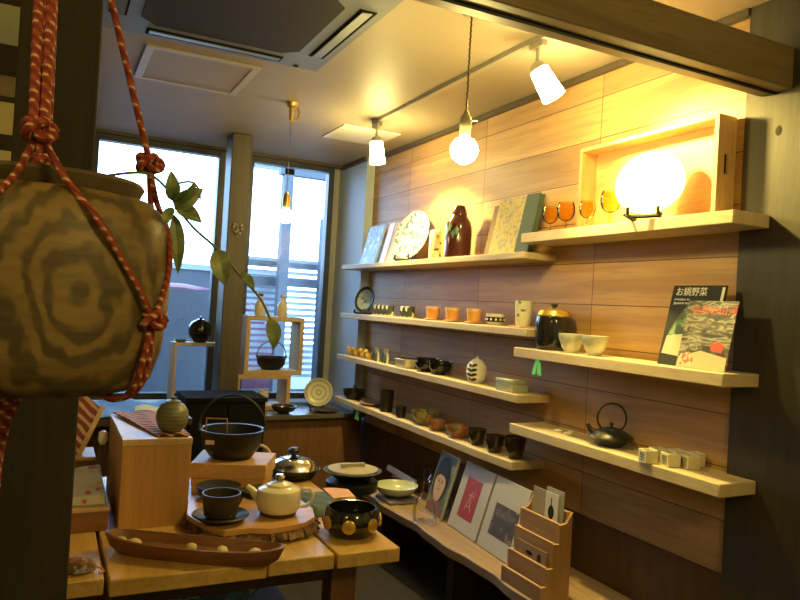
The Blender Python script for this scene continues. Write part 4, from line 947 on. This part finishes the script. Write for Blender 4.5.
# ------------------------------------------------------------------ hanging pot in the foreground
PX, PY = -.004, .87
m_, t_, b_, N_, L_ = nt('turned wood with rings')
v_ = coords(N_, L_, (1.15, 1, .85), (-.04, 0, 0)); wv = N_.new('ShaderNodeTexWave'); wv.wave_type = 'RINGS'; wv.rings_direction = 'Y'; L_.new(v_, wv.inputs[0])
wv.inputs['Scale'].default_value = 11; wv.inputs['Distortion'].default_value = 8; wv.inputs['Detail'].default_value = 2.5; wv.inputs['Detail Scale'].default_value = 1.6; wv.inputs['Detail Roughness'].default_value = .6
f_ = noise(N_, L_, coords(N_, L_, (6, 6, 60)), 2, 4); g_ = noise(N_, L_, v_, 9, 4)
col = mix(N_, L_, (.060, .040, .016), (.20, .132, .042), ramp(N_, L_, wv.outputs['Fac'], (.15, (0, 0, 0)), (.75, (1, 1, 1))))
col = mix(N_, L_, col, (.115, .080, .034), ramp(N_, L_, f_, (.4, (0, 0, 0)), (.7, (.7, .7, .7))))
col = mix(N_, L_, col, (.055, .040, .020), ramp(N_, L_, g_, (.5, (0, 0, 0)), (.8, (.6, .6, .6))))
L_.new(col, b_.inputs['Base Color']); b_.inputs['Roughness'].default_value = .55; bump(N_, L_, b_, f_, .2, .003)
o = thing('hanging_planter', 'big wooden grained pot hanging in red cords at left', 'planter', (PX, PY, 1.40))
b = MB(); b.lathe([(0, -.098), (.070, -.098), (.078, -.109), (.090, -.110), (.104, -.106), (.115, -.097), (.125, -.066), (.130, -.02), (.131, .03), (.128, .068), (.118, .090), (.104, .101), (.088, .104)], 56)
build('body', b, m_, o)
b = MB(); b.lathe([(.088, .101), (.093, .108), (.097, .117), (.094, .121), (.084, .120), (.080, .09), (0, .085)], 56); build('neck', b, M['darkbrown2'] if 'darkbrown2' in M else M.setdefault('darkbrown2', wood('dark neck wood', (.085, .058, .030), (.13, .095, .052), 'x', .5)), o)
def rope_mat():
    m, t, b, N, L = nt('red cord with pale flecks')
    def wv(d, sc, ds):
        q = N.new('ShaderNodeTexWave'); L.new(coords(N, L), q.inputs[0]); q.bands_direction = d; q.inputs['Scale'].default_value = sc; q.inputs['Distortion'].default_value = ds; return q.outputs['Fac']
    a, c = wv('DIAGONAL', 42, 0), wv('Z', 34, 1.5)
    mu = N.new('ShaderNodeMath'); mu.operation = 'MULTIPLY'; L.new(a, mu.inputs[0]); L.new(c, mu.inputs[1])
    col = mix(N, L, (.15, .018, .014), (.30, .055, .025), a); col = mix(N, L, col, (.50, .34, .20), ramp(N, L, mu.outputs[0], (.62, (0, 0, 0)), (.74, (1, 1, 1))))
    L.new(col, b.inputs['Base Color']); b.inputs['Roughness'].default_value = .85; bump(N, L, b, a, .6, .002); return m
M['rope'] = rope_mat()
o = thing('rope_hanger', 'knotted red cord net holding the big hanging pot', 'rope hanger', (PX, PY, 1.40))
AP = Vector((-.020, 0, .56))
def curve(P, n=8):
    P = [Vector(p) for p in P]; out = []
    for i in range(len(P)-1):
        p0, p1, p2, p3 = P[max(i-1, 0)], P[i], P[i+1], P[min(i+2, len(P)-1)]
        for k in range(n):
            t = k/n; out.append(.5*((2*p1)+(p2-p0)*t+(2*p0-5*p1+4*p2-p3)*t*t+(3*p1-p0-3*p2+p3)*t*t*t))
    return out+[P[-1]]
def sag(r, a, z_): return Vector((r*cos(a), r*sin(a), z_))
def knot(c, s):
    pts = []
    for k in range(48):
        a = 2*pi*k/48; pts.append((c[0]+s*(cos(2*a)*(1+.45*cos(3*a))), c[1]+s*.8*(sin(2*a)*(1+.45*cos(3*a))), c[2]+s*.9*sin(3*a)*.9))
    build('knot', MB().tube(pts, s*.52, 8, True), M['rope'], o)
AU = [R(-97), R(2), R(96), R(182)]; AL = [R(-41), R(42), R(132), R(-135)]
AU[1] = R(2)
KU = [sag(.110, AU[0], .150), sag(.101, AU[1], .152), sag(.106, AU[2], .152), sag(.106, AU[3], .152)]
KL = [sag(.137, a, -.028) for a in AL]
bodyr = lambda z_: [r for zz, r in ((-.122, .095), (-.10, .117), (-.07, .126), (-.02, .131), (.03, .132), (.07, .129), (.098, .120), (.115, .104), (.135, .100), (9, .1)) if z_ <= zz][0]
for i in range(4):
    for s in (-1, 1):
        e = Vector((sin(AU[i])*.0045*s, -cos(AU[i])*.0045*s, 0))
        if i == 1 and s < 0: continue
        rr = .0050 if i in (0, 3) else .0038
        build('hanging_cord', MB().tube(curve([KU[i]+e*1.0, KU[i].lerp(AP, .5)+e*1.3, AP+e*.5]), rr, 8), M['rope'], o)
    knot(KU[i], .0095)
    knot(KL[i], .0085)
    for j in (i, (i-1) % 4):       # strands down to the lower knots
        a0, a1 = AU[i], AL[j]
        d = (a1-a0+pi) % (2*pi)-pi
        P = [KU[i]]
        for t in (.25, .45, .65, .85):
            z_ = KU[i].z+(KL[j].z-KU[i].z)*t; P.append(sag(bodyr(z_)+.006, a0+d*t, z_))
        P.append(KL[j]); build('net_cord', MB().tube(curve(P, 6), .0034, 8), M['rope'], o)
    for s in (-1, 1):              # strands from lower knots beneath the pot
        a1 = AL[i]; P = [KL[i]]
        for z_, q in ((-.07, 1), (-.100, 1), (-.1145, .80), (-.106, .45)): P.append(sag((bodyr(z_)+.006)*q if z_ > -.12 else .13*q, a1+s*.04, z_))
        P.append(Vector((0.004*s, .003*cos(i), -.114))); build('net_cord', MB().tube(curve(P, 6), .0034, 8), M['rope'], o)
knot((0, 0, -.110), .008)
for dx, dy, L in ((-.046, -.02, .325), (-.035, .004, .31), (-.040, .016, .318), (-.052, .006, .30)):
    build('tail', MB().tube(curve([(0, 0, -.110), (dx*.6, dy*.6, -.125), (dx, dy, -.19), (dx*1.0, dy, -L)]), .0048, 8), M['rope'], o)
build('ring', MB().tube([(AP.x+.018*cos(2*pi*k/24), 0, AP.z+.014+.018*sin(2*pi*k/24)) for k in range(24)], .003, 8, True), M['steel'], o)
build('hook', MB().tube([(AP.x, 0, AP.z+.03), (AP.x, 0, HC-1.40)], .004, 8), M['black'], o)
# trailing plant
o = thing('trailing_vine', 'trailing green plant growing over the rim of the hanging pot', 'plant', (0, 0, 0))
P = [(.045, .85, 1.527), (.088, .84, 1.535), (.112, .84, 1.522), (.128, .845, 1.500), (.150, .85, 1.478), (.180, .85, 1.455), (.206, .85, 1.428), (.232, .85, 1.402), (.247, .85, 1.376)]
build('stem', MB().tube(curve(P, 6), .0016, 6), M['stem'], o)
P2 = [(.112, .84, 1.522), (.135, .83, 1.530), (.146, .83, 1.525), (.150, .83, 1.512)]
build('stem', MB().tube(curve(P2, 6), .0013, 6), M['stem'], o)
def leaf(base, tip, wd, nrm=(0, -1, .2), curl=.006):
    a, b_ = Vector(base), Vector(tip); d = b_-a; n = Vector(nrm).normalized(); s = d.cross(n).normalized(); n = s.cross(d).normalized()
    m = MB(); rows = []
    k_ = 10
    def f(u, v):
        w_ = wd*(math.sin(pi*min(1, u*.97+.02)**.85))**.8 if 0 < u < 1 else .0004
        return a+d*u+s*(v*2-1)*w_+n*(abs(v*2-1)*w_*.35-curl*4*u*(1-u)*-1)
    g = [[m.b.verts.new(f(u/k_, v/4)) for v in range(5)] for u in range(k_+1)]; h = [[m.b.verts.new(f(u/k_, v/4)-n*.0007) for v in range(5)] for u in range(k_+1)]
    for u in range(k_):
        for v in range(4): m.face((g[u][v], g[u+1][v], g[u+1][v+1], g[u][v+1])); m.face((h[u][v], h[u][v+1], h[u+1][v+1], h[u+1][v]))
    for v in (0, 4):
        for u in range(k_): m.face((g[u][v], g[u+1][v], h[u+1][v], h[u][v]))
    build('leaf', m, M['leaf'], o)
leaf((.120, .842, 1.508), (.116, .832, 1.540), .0085); leaf((.124, .842, 1.498), (.152, .828, 1.524), .0105); leaf((.126, .842, 1.500), (.153, .83, 1.485), .009)
leaf((.124, .843, 1.492), (.131, .835, 1.425), .0085); leaf((.126, .842, 1.505), (.142, .825, 1.530), .008, (.5, -1, 0)); leaf((.122, .842, 1.500), (.108, .83, 1.470), .006, (-.3, -1, 0))
leaf((.178, .85, 1.457), (.186, .84, 1.415), .0125, (-.3, -1, .2)); leaf((.206, .85, 1.430), (.222, .842, 1.412), .006, (.2, -1, 0)); leaf((.246, .85, 1.378), (.251, .842, 1.340), .0095)

# ------------------------------------------------------------------ outside
M['slate'] = plain('blue grey paint', (.045, .053, .066), .6)
M['slat'] = plain('pale blue grey slats', (.20, .235, .27), .6)
struct('ground', MB().box(-8, 14, 5.45, 22, -.12, -.02), plain('grey asphalt', (.10, .105, .11), .9))
o = thing('board_fence', 'blue grey board fence outside the left window', 'fence', (0, 6.6, 0))
for k in range(12): build('board', MB().box(-1.2, 1.58, -.01, .01, 0+k*.1215, k*.1215+.1213), M['slate'], o)
for x in (-1.1, .2, 1.5): build('post', MB().box(x-.04, x+.04, .01, .08, -.02, 1.44), M['slate'], o)
o = thing('slat_fence', 'pale slatted screen outside the right window', 'fence', (0, 7.0, 0))
for k in range(20): build('slat', MB().box(1.66, 3.4, -.012, .012, .62+k*.062, .62+k*.062+.034), M['slat'], o)
for z0, z1 in ((1.755, 1.795), (1.55, 1.635), (.1, .5)): build('rail', MB().box(1.66, 3.4, -.05, -.013, z0, z1), M['slate'], o)
for x in (1.66, 3.34): build('upright', MB().box(x, x+.06, -.05, -.013, -.02, 1.9), M['slate'], o)
o = thing('carport', 'blue grey carport posts and beam outside the right window', 'carport', (0, 6.8, 0))
for x, zt in ((2.02, 2.72), (2.45, 2.26)): build('post', MB().box(x, x+.095, 0-.05, .05, -.02, zt), M['slate'], o)
build('beam', MB().box(1.98, 4.2, -.05, .05, 2.655, 2.80), M['slate'], o)
build('roof_sheet', MB().loops([[(1.98, -.05, 2.80), (4.2, -.05, 2.80), (4.2, 3, 3.25), (1.98, 3, 3.25)], [(1.98, -.05, 2.83), (4.2, -.05, 2.83), (4.2, 3, 3.28), (1.98, 3, 3.28)]]), M['slat'], o)
o = thing('parked_car', 'pinkish red car parked behind the board fence', 'car', (.35, 8.3, -.02))
M['carred'] = plain('pink red car paint', (.14, .032, .065), .4, coat=.5, var=.03)
prof = [(-2.0, .35), (1.95, .35), (1.98, .75), (1.90, 1.02), (1.72, 1.30), (1.45, 1.47), (.9, 1.54), (-.2, 1.54), (-.6, 1.48), (-1.2, 1.05), (-1.9, .92), (-2.05, .7)]
build('body', MB().prism_y(prof, -.8, .8), M['carred'], o, .04)
build('side_window', MB().prism_y([(-.95, 1.08), (1.35, 1.08), (1.25, 1.40), (-.50, 1.42)], -.806, -.80), M['slot'], o)
for x in (-1.3, 1.25): build('wheel', MB().lathe([(0, -.10), (.30, -.10), (.33, -.06), (.33, .06), (.30, .10), (0, .10)], 32, (x, -.72, .33), 1, 1, 'y'), M['black'], o)
o = thing('neighbour_wall', 'grey blue garden wall behind the parked car', 'wall', (0, 10.5, -.02))
build('wall', MB().box(-6, 3.2, 0, .2, 0, 1.80), M['slate'], o); build('coping', MB().box(-6, 3.2, -.04, .24, 1.80, 1.88), M['slat'], o)
